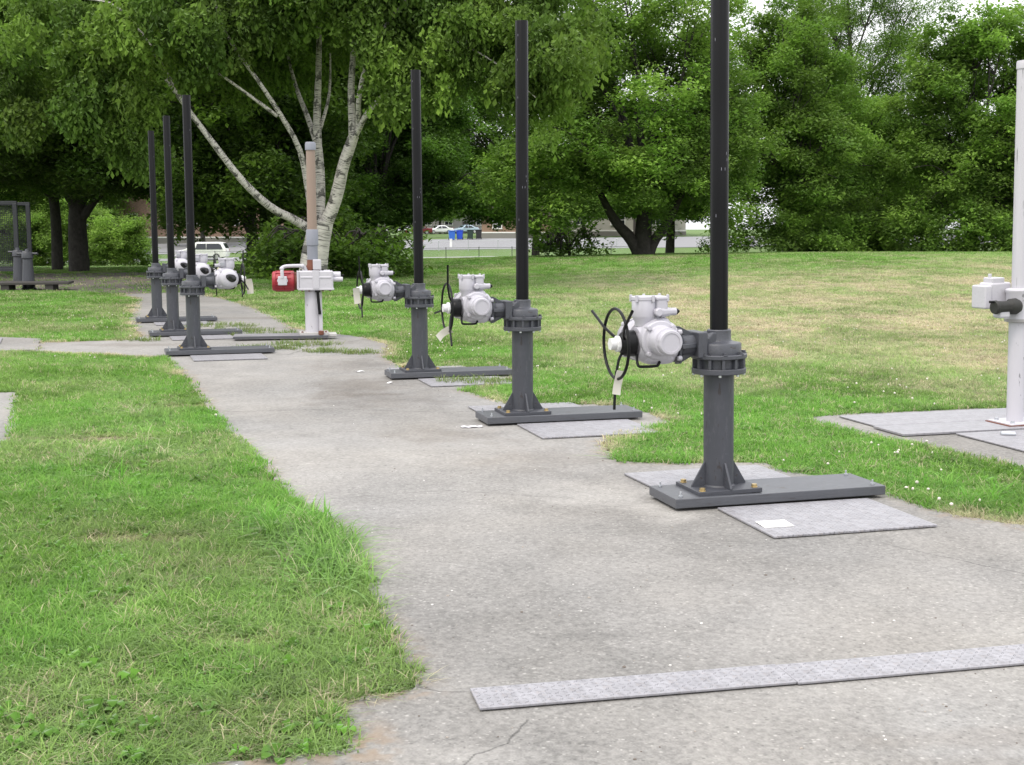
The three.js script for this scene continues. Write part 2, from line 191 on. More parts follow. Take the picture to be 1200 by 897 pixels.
S.gear = join([turned([[0, 0.881], [0.13, 0.881], [0.13, 0.936], [0.124, 0.945], [0.085, 0.953], [0.074, 0.958], [0.07, 0.966], [0.07, 1.018], [0.066, 1.023], [0, 1.023]], 56),
  box(0.06, 0.15, 0.19, -0.138, 0.942, -0.01, 0.008),                                                       // worm case end block
  at(prism([[-0.112, 0.885], [-0.02, 0.885], [-0.02, 1.004], [-0.06, 1.004], [-0.085, 0.975], [-0.112, 0.968]], 0.12, 0.006), 0, 0, -0.01),
  alongX(disc(0.052, 0, 0.045, 0.004, 32), -0.205, 0.942, 0)]);
S.gearBolt = join([hexBolt(0, 0, 0, 0.0125, 0.013), disc(0.018, -0.004, 0.003, 0.001, 16)]); S.flangeNut = hexBolt(0, 0, 0, 0.009, 0.012);
S.input = join([alongX(turned([[0, 0], [0.075, 0], [0.075, 0.012], [0.06, 0.03], [0.056, 0.11], [0, 0.11]], 32), -0.272, 0.942, 0), ...[1, -1].map((s) => at(prism([[-0.272, 0.075 * s], [-0.272, 0.107 * s], [-0.255, 0.107 * s], [-0.165, 0.06 * s], [-0.165, 0.04 * s]], 0.02, 0.002), 0, 0.942, 0)), at(prism([[-0.272, 0.07], [-0.272, 0.107], [-0.255, 0.107], [-0.165, 0.06], [-0.165, 0.04]], 0.02, 0.002), 0, 0.942, 0, Math.PI / 2, 0, 0), box(0.014, 0.2, 0.17, -0.277, 0.942, 0, 0.006)]);
S.stem = turned([[0, 1.02], [0.052, 1.02], [0.052, 3.268], [0.05, 3.272], [0, 3.272]], 40);
S.body = join([alongX(turned([[0, 0], [0.088, 0], [0.1, 0.012], [0.112, 0.05], [0.118, 0.09], [0.118, 0.2], [0.108, 0.222], [0.09, 0.236], [0, 0.236]], 48), -0.52, 0.965, 0), box(0.2, 0.13, 0.18, -0.392, 0.905, 0, 0.05), box(0.17, 0.14, 0.15, -0.4, 1.045, 0, 0.055),
  ...[[-0.3, 0.075, 0.09], [-0.3, -0.075, 0.09], [-0.3, 0.075, -0.09], [-0.3, -0.075, -0.09]].map(([x, y, z]) => alongX(disc(0.014, 0, 0.026, 0.003, 16), x, 0.95 + y, z)), alongX(disc(0.05, 0, 0.03, 0.006, 32), -0.545, 0.965, 0)]);
S.motor = join([alongZ(turned([[0, 0], [0.112, 0], [0.112, 0.09], [0.106, 0.097], [0.088, 0.1], [0.082, 0.108], [0.08, 0.2], [0.079, 0.203], [0.07, 0.206], [0.07, 0.242], [0.065, 0.249], [0.053, 0.25], [0.052, 0.246], [0, 0.246]], 48), -0.415, 0.985, 0.02), ...ring8(4, (c, s) => alongZ(disc(0.013, 0.06, 0.118, 0.002, 14), -0.415 + 0.104 * c, 0.985 + 0.104 * s, 0.02), 0.5)]);
S.display = join([alongZ(turned([[0, 0], [0.128, 0], [0.128, 0.022], [0.122, 0.03], [0.118, 0.07], [0.108, 0.1], [0.09, 0.122], [0.05, 0.134], [0, 0.136]].map(([r, y]) => [r, -y]).reverse(), 56), -0.415, 0.972, -0.05), ...ring8(4, (c, s) => alongZ(disc(0.015, -0.04, 0.0, 0.002, 14), -0.415 + 0.125 * c, 0.972 + 0.125 * s, -0.05), 0.5)]);
{ // dark window wrapped over the domed cover
  const p = [], n = 14; const sh = (a) => { const c = Math.cos(a), s = Math.sin(a); return [-0.44 - 0.068 * c * (1 + 0.25 * s), 0.985 + 0.05 * s - 0.012 * c]; };
  const zAt = (x, y) => { const r = Math.hypot(x + 0.415, y - 0.972); return -0.05 - (r < 0.05 ? 0.1355 : lerp(0.1355, 0.105, clamp((r - 0.05) / 0.06) ** 1.3)) - 0.004; };
  const pos = [], ix = []; pos.push(-0.44, 0.985, zAt(-0.44, 0.985)); for (let rIt = 1; rIt <= 4; rIt++) for (let k = 0; k < 24; k++) { const [x, y] = sh(k / 24 * Math.PI * 2), t = rIt / 4, X = lerp(-0.44, x, t), Y = lerp(0.985, y, t); pos.push(X, Y, zAt(X, Y)); }
  for (let k = 0; k < 24; k++) { const q = (k + 1) % 24; ix.push(0, 1 + q, 1 + k); for (let rIt = 0; rIt < 3; rIt++) { const a = 1 + rIt * 24; ix.push(a + k, a + q, a + 24 + k, a + q, a + 24 + q, a + 24 + k); } }
  const g = new THREE.BufferGeometry(); g.setAttribute('position', new THREE.Float32BufferAttribute(pos, 3)); g.setIndex(ix); g.computeVertexNormals(); S.window = g; }
for (const k of ['display', 'window']) S[k].translate(-0.025, 0, -0.085);
S.display = join([S.display, alongZ(disc(0.124, -0.1, 0, 0.004, 48), -0.44, 0.972, -0.03)]);
S.terminal = join([at(turned([[0, 1.06], [0.052, 1.06], [0.054, 1.085], [0.068, 1.112], [0.07, 1.12], [0.07, 1.222], [0.067, 1.228], [0, 1.228]], 40), -0.468, 0, 0.0), box(0.075, 0.1, 0.13, -0.38, 1.172, 0, 0.018), box(0.07, 0.08, 0.09, -0.405, 1.09, 0, 0.025),
  at(disc(0.074, 1.208, 1.232, 0.004, 40), -0.468, 0, 0), box(0.082, 0.024, 0.138, -0.38, 1.2185, 0, 0.01), ...[[-0.53, 0.045], [-0.53, -0.045], [-0.347, 0.06], [-0.347, -0.06], [-0.44, 0.073], [-0.44, -0.073]].map(([x, z]) => at(disc(0.009, 1.2, 1.24, 0.003, 14), x, 0, z))]);
S.terminalPlate = join([box(0.055, 0.032, 0.006, -0.38, 1.16, -0.067, 0.001)]);
S.knob = join([alongZ(disc(0.024, 0, 0.05, 0.006, 28), -0.41, 1.142, 0.045), alongX(turned([[0, 0], [0.034, 0], [0.026, 0.05], [0.022, 0.06], [0.022, 0.095], [0, 0.095]], 28), -0.385, 1.14, 0.04)]);
S.knobTip = join([alongX(turned([[0, 0], [0.018, 0], [0.018, 0.008], [0.008, 0.022], [0, 0.024]], 20), -0.2905, 1.14, 0.04)]);
S.wheelHub = join([alongX(turned([[0, 0], [0.04, 0], [0.06, 0.012], [0.072, 0.03], [0.076, 0.06], [0.076, 0.085], [0, 0.085]], 40), -0.62, 0.965, 0)]);
S.wheelCap = join([alongX(disc(0.046, 0, 0.024, 0.005, 36), -0.643, 0.965, 0), alongX(new THREE.CylinderGeometry(0.036, 0.036, 0.034, 6), -0.66, 0.965, 0)]);
S.rim = at(new THREE.TorusGeometry(0.2, 0.009, 12, 72), -0.64, 0.965, 0, 0, Math.PI / 2, 0);
S.spoke = tube([[-0.59, 0.03, 0], [-0.625, 0.09, 0], [-0.648, 0.19, 0], [-0.655, 0.28, 0], [-0.662, 0.375, 0]], 0.0085, 20, 8); // at the wheel axis height 0
S.lever = tube([[-0.53, 0.905, 0.04], [-0.535, 0.862, 0.06], [-0.53, 0.838, 0.075], [-0.47, 0.835, 0.08], [-0.42, 0.838, 0.08], [-0.405, 0.862, 0.08]], 0.0085, 30, 8);
S.slabBolt = join([hexBolt(0, 0, 0, 0.012, 0.01), at(new THREE.CylinderGeometry(0.006, 0.006, 0.03, 8), 0, 0.015, 0)]);
S.anchorBolt = join([disc(0.02, 0, 0.003, 0.001, 16), hexBolt(0, 0.003, 0, 0.0165, 0.015)]);
function valveStand(label, pos, turn, { flip = false, wheel = 0, slabTurn = 0, lean = 0 } = {}) {
  const t = thing('valve_stand', label, 'valve stand', pos, turn, 'grey valve stands along the path'); t.rotation.z = lean;
  const slab = part('base_slab', S.slab, M.slabPaint, t); slab.rotation.set(0, slabTurn, -lean * 0.9);
  for (const [x, z] of [[-0.31, 0.15], [-0.31, -0.15], [0.94, 0.15], [0.94, -0.15]]) { const b = part('slab_bolt', S.slabBolt, M.zinc, slab); b.position.set(x, 0.0745, z); }
  const pl = part('mounting_plate', S.plate, M.greyPaint, t);
  for (const [x, z] of [[-0.165, 0.135], [0.165, 0.135], [-0.165, -0.135], [0.165, -0.135]]) { const b = part('anchor_bolt', S.anchorBolt, M.brass, pl); b.position.set(x, 0.1, z); }
  const col = part('pedestal', S.column, M.greyPaint, t);
  for (let k = 0; k < 4; k++) { const g = part('gusset', S.gusset, M.greyPaint, col); g.rotation.y = k * Math.PI / 2 + (k % 2 ? 0.0 : 0); }
  const head = new THREE.Group(); // only a pivot for the pieces below: their placement is baked into each part
  const q = flip ? Math.PI : 0; const put = (n, g, m, p) => { const o = part(n, g, m, p); if (p === t) o.rotation.y = q; return o; };
  const lf = put('pedestal_flange', S.lowerFlange, M.castGrey, t);
  for (let k = 0; k < 8; k++) { const a = (k + 0.5) / 8 * Math.PI * 2, b = part('flange_nut', S.flangeNut, M.zinc, lf); b.position.set(0.145 * Math.cos(a), 0.768, 0.145 * Math.sin(a)); b.rotation.x = Math.PI; }
  const gb = put('gearbox', S.gear, M.castGrey, t); put('input_housing', S.input, M.castGrey, gb);
  for (let k = 0; k < 8; k++) { const a = (k + 0.25) / 8 * Math.PI * 2, b = part('gearbox_bolt', S.gearBolt, M.castGrey, gb); b.position.set(0.147 * Math.cos(a), 0.884, 0.147 * Math.sin(a)); }
  put('stem_cover', S.stem, M.blackTube, t);
  const ab = put('actuator', S.body, M.paleCast, t);
  part('motor_cover', S.motor, M.paleCast, ab); part('display_cover', S.display, M.paleCast, ab); part('display_window', S.window, M.glassBlack, ab);
  part('terminal_housing', S.terminal, M.paleCast, ab); part('nameplate', S.terminalPlate, M.label, ab); part('selector_knob', S.knob, M.paleCast, ab); part('knob_tip', S.knobTip, M.black, ab); part('clutch_lever', S.lever, M.black, ab);
  const hw = put('handwheel', S.rim, M.black, t); part('hub', S.wheelHub, M.black, hw); part('hub_cap', S.wheelCap, M.whitePlastic, hw);
  for (let k = 0; k < 3; k++) { const s = part('spoke', S.spoke, M.black, hw); s.position.y = 0.965; s.rotation.x = wheel + k * Math.PI * 2 / 3; }
  return t; }
const R16 = 16 * D2R, R19 = 19 * D2R;
const stands = [
  valveStand('nearest grey valve stand, its black stem cover running out of the top of the photo', [1.225, 0, -7.2], R16, { wheel: Math.PI - 0.06, lean: 0.019 }),
  valveStand('second nearest grey valve stand of the right row, beside the grass tongue', [0.09, 0, -10.28], R16, { wheel: 0.35, lean: 0.004 }),
  valveStand('farthest grey valve stand of the right row, left of the grass tongue', [-1.0, 0, -13.4], R16, { wheel: 0.3, lean: 0.007 }),
  valveStand('nearest grey valve stand of the left row, a paper tag hanging from its handwheel', [-4.09, 0, -15.85], R19, { flip: true, wheel: 0.2 }),
  valveStand('middle grey valve stand of the left row', [-5.13, 0, -18.7], R19, { flip: true, wheel: 0.9 }),
  valveStand('rearmost grey valve stand of the left row, farthest along the path', [-6.17, 0, -21.5], R19, { flip: true, wheel: 0.5 })];
const fromStand = (i, x, y, z) => { const s = stands[i], r = s.rotation.y; return [s.position.x + x * Math.cos(r) + z * Math.sin(r), y, s.position.z - x * Math.sin(r) + z * Math.cos(r)]; };

// paper tags that hang on the handwheels
function paperTag(i, [x, y, z], w, h, rot, label, bend = 0.02, m = M.paper) { const g = new THREE.BoxGeometry(w, h, 0.001, 4, 10, 1); const P = g.attributes.position; for (let k = 0; k < P.count; k++) { const v = P.getY(k) / h; P.setZ(k, P.getZ(k) + bend * (v * v) * 4 * (1 + 0.4 * P.getX(k) / w)); } g.computeVertexNormals();
  const o = part('paper_tag', g, m, scene); o.position.set(...fromStand(i, x, y, z)); o.rotation.set(...rot); return tag(o, label, 'tag', 'paper tags on the handwheels'); }
paperTag(0, [-0.655, 0.735, 0.03], 0.055, 0.14, [0.1, 0.5, -0.22], 'white paper tag hanging from handwheel of the nearest valve stand', 0.008);
paperTag(1, [-0.69, 0.765, 0.06], 0.06, 0.13, [0.2, 0.3, -1.0], 'curled white paper tag below handwheel of the second nearest right-hand stand', 0.035);
paperTag(2, [-0.69, 0.9, 0.04], 0.07, 0.17, [0.1, 0.4, 0.08], 'white paper tag over handwheel hub of the farthest right-hand stand', 0.012);
paperTag(3, [0.72, 0.87, 0.05], 0.1, 0.19, [0.1, -0.35, 0.1], 'cream paper tag beside handwheel of the nearest left-hand stand', 0.01);
paperTag(4, [0.7, 1.03, 0.06], 0.05, 0.13, [0.1, -0.3, -0.3], 'pale yellow paper tag on handwheel of the middle left-hand stand', 0.008, std({ color: lin(0.72, 0.7, 0.42), roughness: 0.8 }));

// steel cover plates set in the path, in front of and behind each stand
function treadPlate(name, w, d, h, pos, turn, label, m = M.tread, cat = 'cover plate', group = 'steel cover plates in the path') { const g = box(w, h, d, 0, h / 2, 0, 0.003), P = g.attributes.position, U = g.attributes.uv; for (let i = 0; i < P.count; i++) U.setXY(i, P.getX(i) / 0.24, P.getZ(i) / 0.24); const o = part(name, g, m, scene); o.position.set(...pos); o.rotation.y = turn; return tag(o, label, cat, group); }
const who = ['nearest valve stand', 'second nearest right-hand valve stand', 'farthest right-hand valve stand', 'nearest left-hand valve stand', 'middle left-hand valve stand', 'rearmost left-hand valve stand'];
for (let i = 0; i < 6; i++) { const t = stands[i].rotation.y, k = i < 2 ? 1 : 0.92;
  treadPlate('cover_plate', 0.97 * k, 0.7 * k, 0.012, fromStand(i, 0.37, 0.004, 0.575), t + (i % 3 - 1) * 0.012, 'grey steel cover plate in front of the ' + who[i]);
  treadPlate('cover_plate', 0.98 * k, 0.7 * k, 0.012, fromStand(i, 0.24, 0.004, -0.54), t + 0.03 - (i % 2) * 0.02, 'grey steel cover plate behind the slab of the ' + who[i]); }
{ const o = treadPlate('card', 0.17, 0.125, 0.006, [1.42, 0.018, -6.54], 12 * D2R, 'white card lying on the cover plate of the nearest stand', std({ color: lin(0.74, 0.74, 0.72), roughness: 0.6 }), 'card'); delete o.userData.group; o.rotation.x = 0.03; }
// the long tread strip across the foreground: two lengths end to end
treadPlate('tread_strip', 1.14, 0.185, 0.01, [0.43, 0.005, -4.175], 12.3 * D2R, 'left length of the silver tread plate strip across the path', M.tread, 'steel strip', 'tread strips in the foreground');
treadPlate('tread_strip', 3.0, 0.185, 0.01, [2.452, 0.004, -4.626], 12.9 * D2R, 'right length of the silver tread strip, running out of the photo', M.tread, 'steel strip', 'tread strips in the foreground');

treadPlate('cover_plate', 1.5, 0.95, 0.012, [-8.0, 0.016, -17.35], 20 * D2R, 'tread cover plate on the slab at the left edge of the photo', M.tread, 'cover plate');
// white valve stand at the right edge
{ const t = thing('white_valve_stand', 'white painted valve stand with black hand drive, cut by the right edge', 'valve stand', [4.13, 0, -10.04], R16); t.rotation.z = 0.028;
  part('pedestal', [turned([[0, 0.02], [0.067, 0.02], [0.067, 0.87], [0, 0.87]], 40)], M.whitePaint, t);
  const bp = part('base_plate', [box(0.34, 0.02, 0.3, 0.02, 0.032, 0, 0.003)], M.whitePaint, t); part('rusty_edge', [box(0.36, 0.018, 0.31, 0.01, 0.024, 0, 0.002)], M.rust, bp).userData.label = 'rusty underside edge of the base plate';
  for (const [x, z] of [[-0.1, 0.1], [0.13, 0.1], [-0.1, -0.1], [0.13, -0.1]]) { const b = part('anchor_bolt', S.anchorBolt, M.zinc, bp); b.position.set(x, 0.042, z); }
  const gb = part('gearbox', [turned([[0, 0.855], [0.07, 0.855], [0.1, 0.868], [0.1, 0.885], [0.094, 0.9], [0.094, 1.09], [0.1, 1.1], [0.1, 1.115], [0.09, 1.125], [0.06, 1.13], [0, 1.13]], 40), alongX(disc(0.08, 0, 0.1, 0.008, 32), 0.04, 1.0, 0)], M.whitePaint, t);
  part('lower_ring', [turned([[0.07, 0.852], [0.102, 0.86], [0.103, 0.884], [0.07, 0.884]], 40)], std({ color: lin(0.3, 0.29, 0.29), roughness: 0.7, map: paintMottle }), gb);
  part('stem_cover', [turned([[0, 1.12], [0.053, 1.12], [0.053, 2.86], [0.059, 2.862], [0.059, 2.905], [0.054, 2.925], [0, 2.932]], 40)], M.whitePaint, t);
  const sw = part('switch_housing', [box(0.2, 0.2, 0.16, -0.1, 1.075, -0.16, 0.02), box(0.07, 0.19, 0.18, -0.225, 1.06, -0.16, 0.015), box(0.12, 0.05, 0.12, -0.12, 1.19, -0.15, 0.01)], M.whitePaint, t); part('stud', [disc(0.015, 1.19, 1.245, 0.004, 14)].map((g) => at(g, -0.16, 0, -0.15)), M.whitePaint, sw);
  const hd = part('hand_drive', [alongX(turned([[0, 0], [0.05, 0], [0.056, 0.02], [0.05, 0.03], [0.046, 0.13], [0.062, 0.15], [0.066, 0.2], [0.05, 0.235], [0, 0.235]], 32), -0.29, 0.99, 0.08)], std({ color: lin(0.022, 0.022, 0.02), roughness: 0.7, map: worn, bumpMap: bumpGrain, bumpScale: 0.002 }), t);
  part('drive_pin', [rod([-0.33, 1.035, 0.08], [-0.27, 1.035, 0.08], 0.01)], M.black, hd); part('drive_sump', [box(0.1, 0.06, 0.1, -0.2, 0.93, 0.06, 0.02)], M.whitePaint, hd);
  const C = (x, z) => { const r = R16; return [4.13 + x * Math.cos(r) + z * Math.sin(r), -10.04 - x * Math.sin(r) + z * Math.cos(r)]; };
  const put = (n, w, d, h, x, z, y, l, m) => { const [X, Z] = C(x, z); treadPlate(n, w, d, h, [X, y, Z], R16, l, m, 'cover plate', 'plates on the pad of the white stand'); };
  put('cover_plate', 1.7, 0.56, 0.012, -0.3, -0.52, 0.003, 'tread cover plate on the grass side behind the white stand');
  put('cover_plate', 1.7, 0.95, 0.012, 0.1, 0.74, 0.003, 'tread cover plate on the near side of the white stand');
  put('channel_bar', 2.1, 0.42, 0.018, -0.15, 0.02, 0.004, 'smooth pale steel bar under the white valve stand', M.flatSteel);
  for (const [x, z, l] of [[-0.42, 0.46, 'left'], [0.02, 0.72, 'right']]) { const [X, Z] = C(x, z); const o = part('hinge_lug', [box(0.11, 0.02, 0.05, 0, 0.026, 0, 0.006), rod([-0.05, 0.036, 0], [0.05, 0.036, 0], 0.008)], M.zinc, scene); o.position.set(X, 0, Z); o.rotation.y = R16 - 0.5; tag(o, l + ' steel hinge lug on the near cover plate by the white stand', 'hinge', 'hinge lugs'); } }

// white pedestal with red motor and tan stem cover, in front of the birch
{ const t = thing('motor_valve_stand', 'white valve stand with red motor and tan stem cover before the birch', 'valve stand', [-2.92, 0, -18.2], 10 * D2R);
  const bs = part('base_slab', [box(1.35, 0.05, 0.42, -0.48, 0.045, 0, 0.004)], M.flatSteel, t); part('slab_lip', [box(1.36, 0.03, 0.02, -0.48, 0.05, 0.214, 0.003)], M.slabPaint, bs);
  const bp = part('base_plate', [box(0.42, 0.035, 0.36, 0.0, 0.085, 0, 0.004), box(0.22, 0.06, 0.2, 0.22, 0.06, 0.05, 0.02)], std({ color: lin(0.42, 0.41, 0.4), roughness: 0.7, map: paintMottle }), t); for (const [x, z] of [[-0.17, 0.14], [0.17, 0.14]]) { const b = part('anchor_bolt', S.anchorBolt, M.rust, bp); b.position.set(x, 0.102, z); }
  part('pedestal', [turned([[0, 0.09], [0.125, 0.09], [0.125, 0.71], [0.14, 0.712], [0.14, 0.735], [0, 0.735]], 44)], M.whitePaint, t);
  const gc = part('gear_case', [box(0.5, 0.28, 0.34, 0.04, 0.865, 0, 0.025), box(0.1, 0.285, 0.36, 0.04, 0.865, 0, 0.01), box(0.52, 0.03, 0.36, 0.04, 0.735, 0, 0.006), box(0.46, 0.05, 0.352, 0.04, 0.905, 0, 0.02), box(0.03, 0.26, 0.36, -0.22, 0.865, 0, 0.004)], M.whitePaint, t);
  for (const [x, y] of [[-0.17, 0.99], [0.0, 0.99], [0.14, 0.99], [0.26, 0.99]]) { const b = part('case_bolt', [hexBolt(0, 0, 0, 0.018, 0.02)], M.black, gc); b.position.set(x, y + 0.012, 0.12); }
  for (let k = 0; k < 5; k++) { const b = part('case_bolt', [hexBolt(0, 0, 0, 0.016, 0.02)], M.rust, gc); b.position.set(-0.16 + k * 0.1, 0.702, 0.15); }
  const mo = part('motor', [alongX(turned([[0, 0], [0.12, 0], [0.14, 0.015], [0.145, 0.05], [0.138, 0.06], [0.145, 0.075], [0.145, 0.16], [0.138, 0.17], [0.145, 0.18], [0.145, 0.27], [0.15, 0.28], [0.15, 0.31], [0.12, 0.33], [0, 0.33]], 44), -0.59, 0.85, 0), ...ring8(10, (c, s, a) => at(box(0.22, 0.014, 0.012, 0, 0.147, 0, 0.002), -0.43, 0.85, 0, a, 0, 0))], M.red, t);
  part('motor_bracket', [alongX(disc(0.13, 0, 0.05, 0.004, 32), -0.27, 0.85, 0)], M.rust, mo); part('junction_box', [box(0.13, 0.13, 0.05, -0.44, 0.86, 0.16, 0.012), box(0.15, 0.04, 0.04, -0.44, 0.86, 0.16, 0.008)], M.whitePaint, mo);
  part('conduit', [tube([[-0.44, 0.9, 0.17], [-0.445, 1.0, 0.165], [-0.44, 1.05, 0.15], [-0.38, 1.07, 0.14], [-0.2, 1.075, 0.1], [-0.13, 1.065, 0.09], [-0.1, 1.0, 0.08]], 0.026, 40, 12), ...[[-0.445, 1.035, 0.155], [-0.15, 1.07, 0.095]].map(([x, y, z]) => at(new THREE.SphereGeometry(0.034, 16, 10), x, y, z))], M.whitePaint, t);
  const lim = part('limit_switch', [alongX(disc(0.055, 0, 0.12, 0.006, 28), 0.28, 0.93, 0.03), alongX(disc(0.034, 0, 0.15, 0.006, 28), 0.28, 0.875, 0.09)], M.whitePaint, t); part('limit_pin', [alongX(disc(0.012, 0, 0.05, 0.002, 12), 0.4, 0.93, 0.03)], M.black, lim);
  part('indicator_box', [box(0.12, 0.15, 0.1, 0.06, 1.09, 0.11, 0.012)], M.whitePaint, t); part('rusty_collar', [turned([[0, 1.0], [0.1, 1.0], [0.1, 1.06], [0.085, 1.09], [0.08, 1.16], [0, 1.16]], 32)], M.rust, t);
  const sc = part('stem_cover', [turned([[0, 1.58], [0.07, 1.58], [0.066, 2.76], [0, 2.76]], 36)], M.tan, t);
  part('coupling', [turned([[0, 1.15], [0.078, 1.15], [0.078, 1.36], [0.088, 1.37], [0.088, 1.585], [0.08, 1.6], [0, 1.6]], 36)], M.couplingGrey, sc); part('cap', [turned([[0, 2.74], [0.078, 2.74], [0.078, 2.83], [0.065, 2.855], [0, 2.86]], 36)], M.couplingGrey, sc);
  part('handle', [rod([0.06, 0.71, 0.17], [0.085, 0.37, 0.165], 0.022), at(disc(0.04, 0.69, 0.72, 0.004, 20), 0.06, 0, 0.17)], M.black, t);
  part('cable_guard', [box(0.05, 0.36, 0.03, 0.1, 0.25, 0.14, 0.004)], M.whitePaint, t); part('foot_bolt', [disc(0.04, 0.07, 0.13, 0.006, 12)].map((g) => at(g, 0.1, 0, 0.19)), M.rust, t); }

// old equipment at the far left: two tapered pedestals, a mesh enclosure, a timber platform
function pedestal(x, z, h, label) { const y = height(x, z), t = thing('pedestal', label, 'pedestal', [x, y, z], 0, 'old tapered pedestals'); part('column', [turned([[0, 0], [0.2, 0], [0.2, 0.03], [0.17, 0.05], [0.125, h * 0.8], [0.15, h * 0.83], [0.15, h * 0.95], [0.12, h], [0, h]], 32)], M.greyPaint, t); part('cap', [turned([[0, h], [0.06, h], [0.05, h + 0.07], [0, h + 0.08]], 20)], M.castGrey, t); const cr = part('crank_shaft', [rod([-0.28, h * 0.95, 0], [0.28, h * 0.95, 0], 0.03)], M.castGrey, t); return t; }
pedestal(-13.1, -33.6, 1.02, 'grey tapered pedestal standing on the dark platform at the left');
pedestal(-14.55, -36.6, 1.02, 'grey tapered pedestal against the corner post of the mesh enclosure');
const darkFrame = std({ color: lin(0.022, 0.025, 0.03), roughness: 0.6 });
{ const t = thing('mesh_enclosure', 'dark steel framed mesh enclosure cut by the left edge', 'enclosure', [-16.9, height(-16, -37), -37.2], 8 * D2R);
  for (const [x, z] of [[2, 0], [2, -1.6], [0, 0], [0, -1.6]]) part('post', [box(0.12, 2.4, 0.12, x, 1.2, z, 0.01)], darkFrame, t);
  for (const [y, z] of [[2.42, 0], [0.42, 0], [2.42, -1.6], [0.42, -1.6]]) part('rail', [box(2.12, 0.1, 0.1, 1, y, z, 0.01)], darkFrame, t);
  for (const z of [0, -1.6]) { const w = []; for (let k = 0; k < 34; k++) w.push(rod([0.06 + k * 0.056, 0.45, z], [0.06 + k * 0.056, 2.4, z], 0.004, 4)); for (let k = 0; k < 34; k++) w.push(rod([0, 0.48 + k * 0.056, z], [2, 0.48 + k * 0.056, z], 0.004, 4)); tag(part('wire_mesh', w, darkFrame, t), null, null, null, 'stuff'); } }
{ const y = height(-13.5, -33), t = thing('platform', 'low dark timber platform under the grey tapered pedestal', 'platform', [-13.6, y, -32.9], 12 * D2R); const m = std({ color: lin(0.05, 0.045, 0.042), roughness: 0.8, map: paintMottle });
  for (let k = 0; k < 5; k++) part('plank', [box(3.6, 0.06, 0.2, 0, 0.2, -0.5 + k * 0.215, 0.006)], m, t);
  for (const x of [-1.5, 0.2, 1.3]) part('bearer', [box(0.2, 0.17, 1.0, x, 0.085, -0.08, 0.01)], m, t); }

// ---------------------------------------------------------------- trees
function leafClump(seed, n, R, size, droop, slim = 0.55) { const r = rng(seed), pos = [], ix = [], q = new THREE.Quaternion(), e = new THREE.Euler();
  for (let k = 0; k < n; k++) { const a = r() * 6.283, u = r() * 2 - 1, rad = R * Math.cbrt(r()), s = Math.sqrt(1 - u * u); const c = V(rad * s * Math.cos(a), rad * u * 0.8, rad * s * Math.sin(a)); const L = size * (0.65 + 0.7 * r()), W = L * slim;
    e.set((r() - 0.5) * 1.1 - droop, r() * 6.283, (r() - 0.5) * 0.9, 'YXZ'); q.setFromEuler(e); const b = pos.length / 3;
    for (const [x, y, z] of [[0, 0, -L / 2], [W / 2, 0.12 * W, -0.06 * L], [0, -0.06 * L, L / 2], [-W / 2, 0.12 * W, -0.06 * L]]) { const v = V(x, y, z).applyQuaternion(q).add(c); pos.push(v.x, v.y, v.z); }
    ix.push(b, b + 2, b + 1, b, b + 3, b + 2); }
  const g = new THREE.BufferGeometry(); g.setAttribute('position', new THREE.Float32BufferAttribute(pos, 3)); g.setIndex(ix); const f = g.toNonIndexed(); f.computeVertexNormals(); return f; }
function spray(seed, n, L, size) { const r = rng(seed), pos = [], ix = [], q = new THREE.Quaternion(), e = new THREE.Euler(); // hanging twig of a birch
  for (let k = 0; k < n; k++) { const t = k / n, c = V(0.2 * Math.sin(t * 2) + (r() - 0.5) * 0.3, -L * t, (r() - 0.5) * 0.3), s = size * (0.7 + 0.6 * r()), W = s * 0.7; e.set(-1.0 + (r() - 0.5) * 1.2, r() * 6.283, (r() - 0.5), 'YXZ'); q.setFromEuler(e); const b = pos.length / 3;
    for (const [x, y, z] of [[0, 0, -s / 2], [W / 2, 0.1 * W, -0.1 * s], [0, -0.05 * s, s / 2], [-W / 2, 0.1 * W, -0.1 * s]]) { const v = V(x, y, z).applyQuaternion(q).add(c); pos.push(v.x, v.y, v.z); } ix.push(b, b + 2, b + 1, b, b + 3, b + 2); }
  const g = new THREE.BufferGeometry(); g.setAttribute('position', new THREE.Float32BufferAttribute(pos, 3)); g.setIndex(ix); const f = g.toNonIndexed(); f.computeVertexNormals(); return f; }
const leafMat = new THREE.MeshPhysicalMaterial({ color: 0xffffff, roughness: 1, specularIntensity: 0.3, transmission: 0.5, thickness: 0, side: THREE.DoubleSide });
const CL = { broad: [11, 12, 13].map((s) => leafClump(s, 20, 0.44, 0.185, 0.3)), fine: [21, 22, 23].map((s) => leafClump(s, 26, 0.42, 0.12, 0.5, 0.4)), birch: [31, 32, 33].map((s) => spray(s, 20, 0.5, 0.12)), near: [41, 42].map((s) => leafClump(s, 24, 0.34, 0.11, 0.5)) };
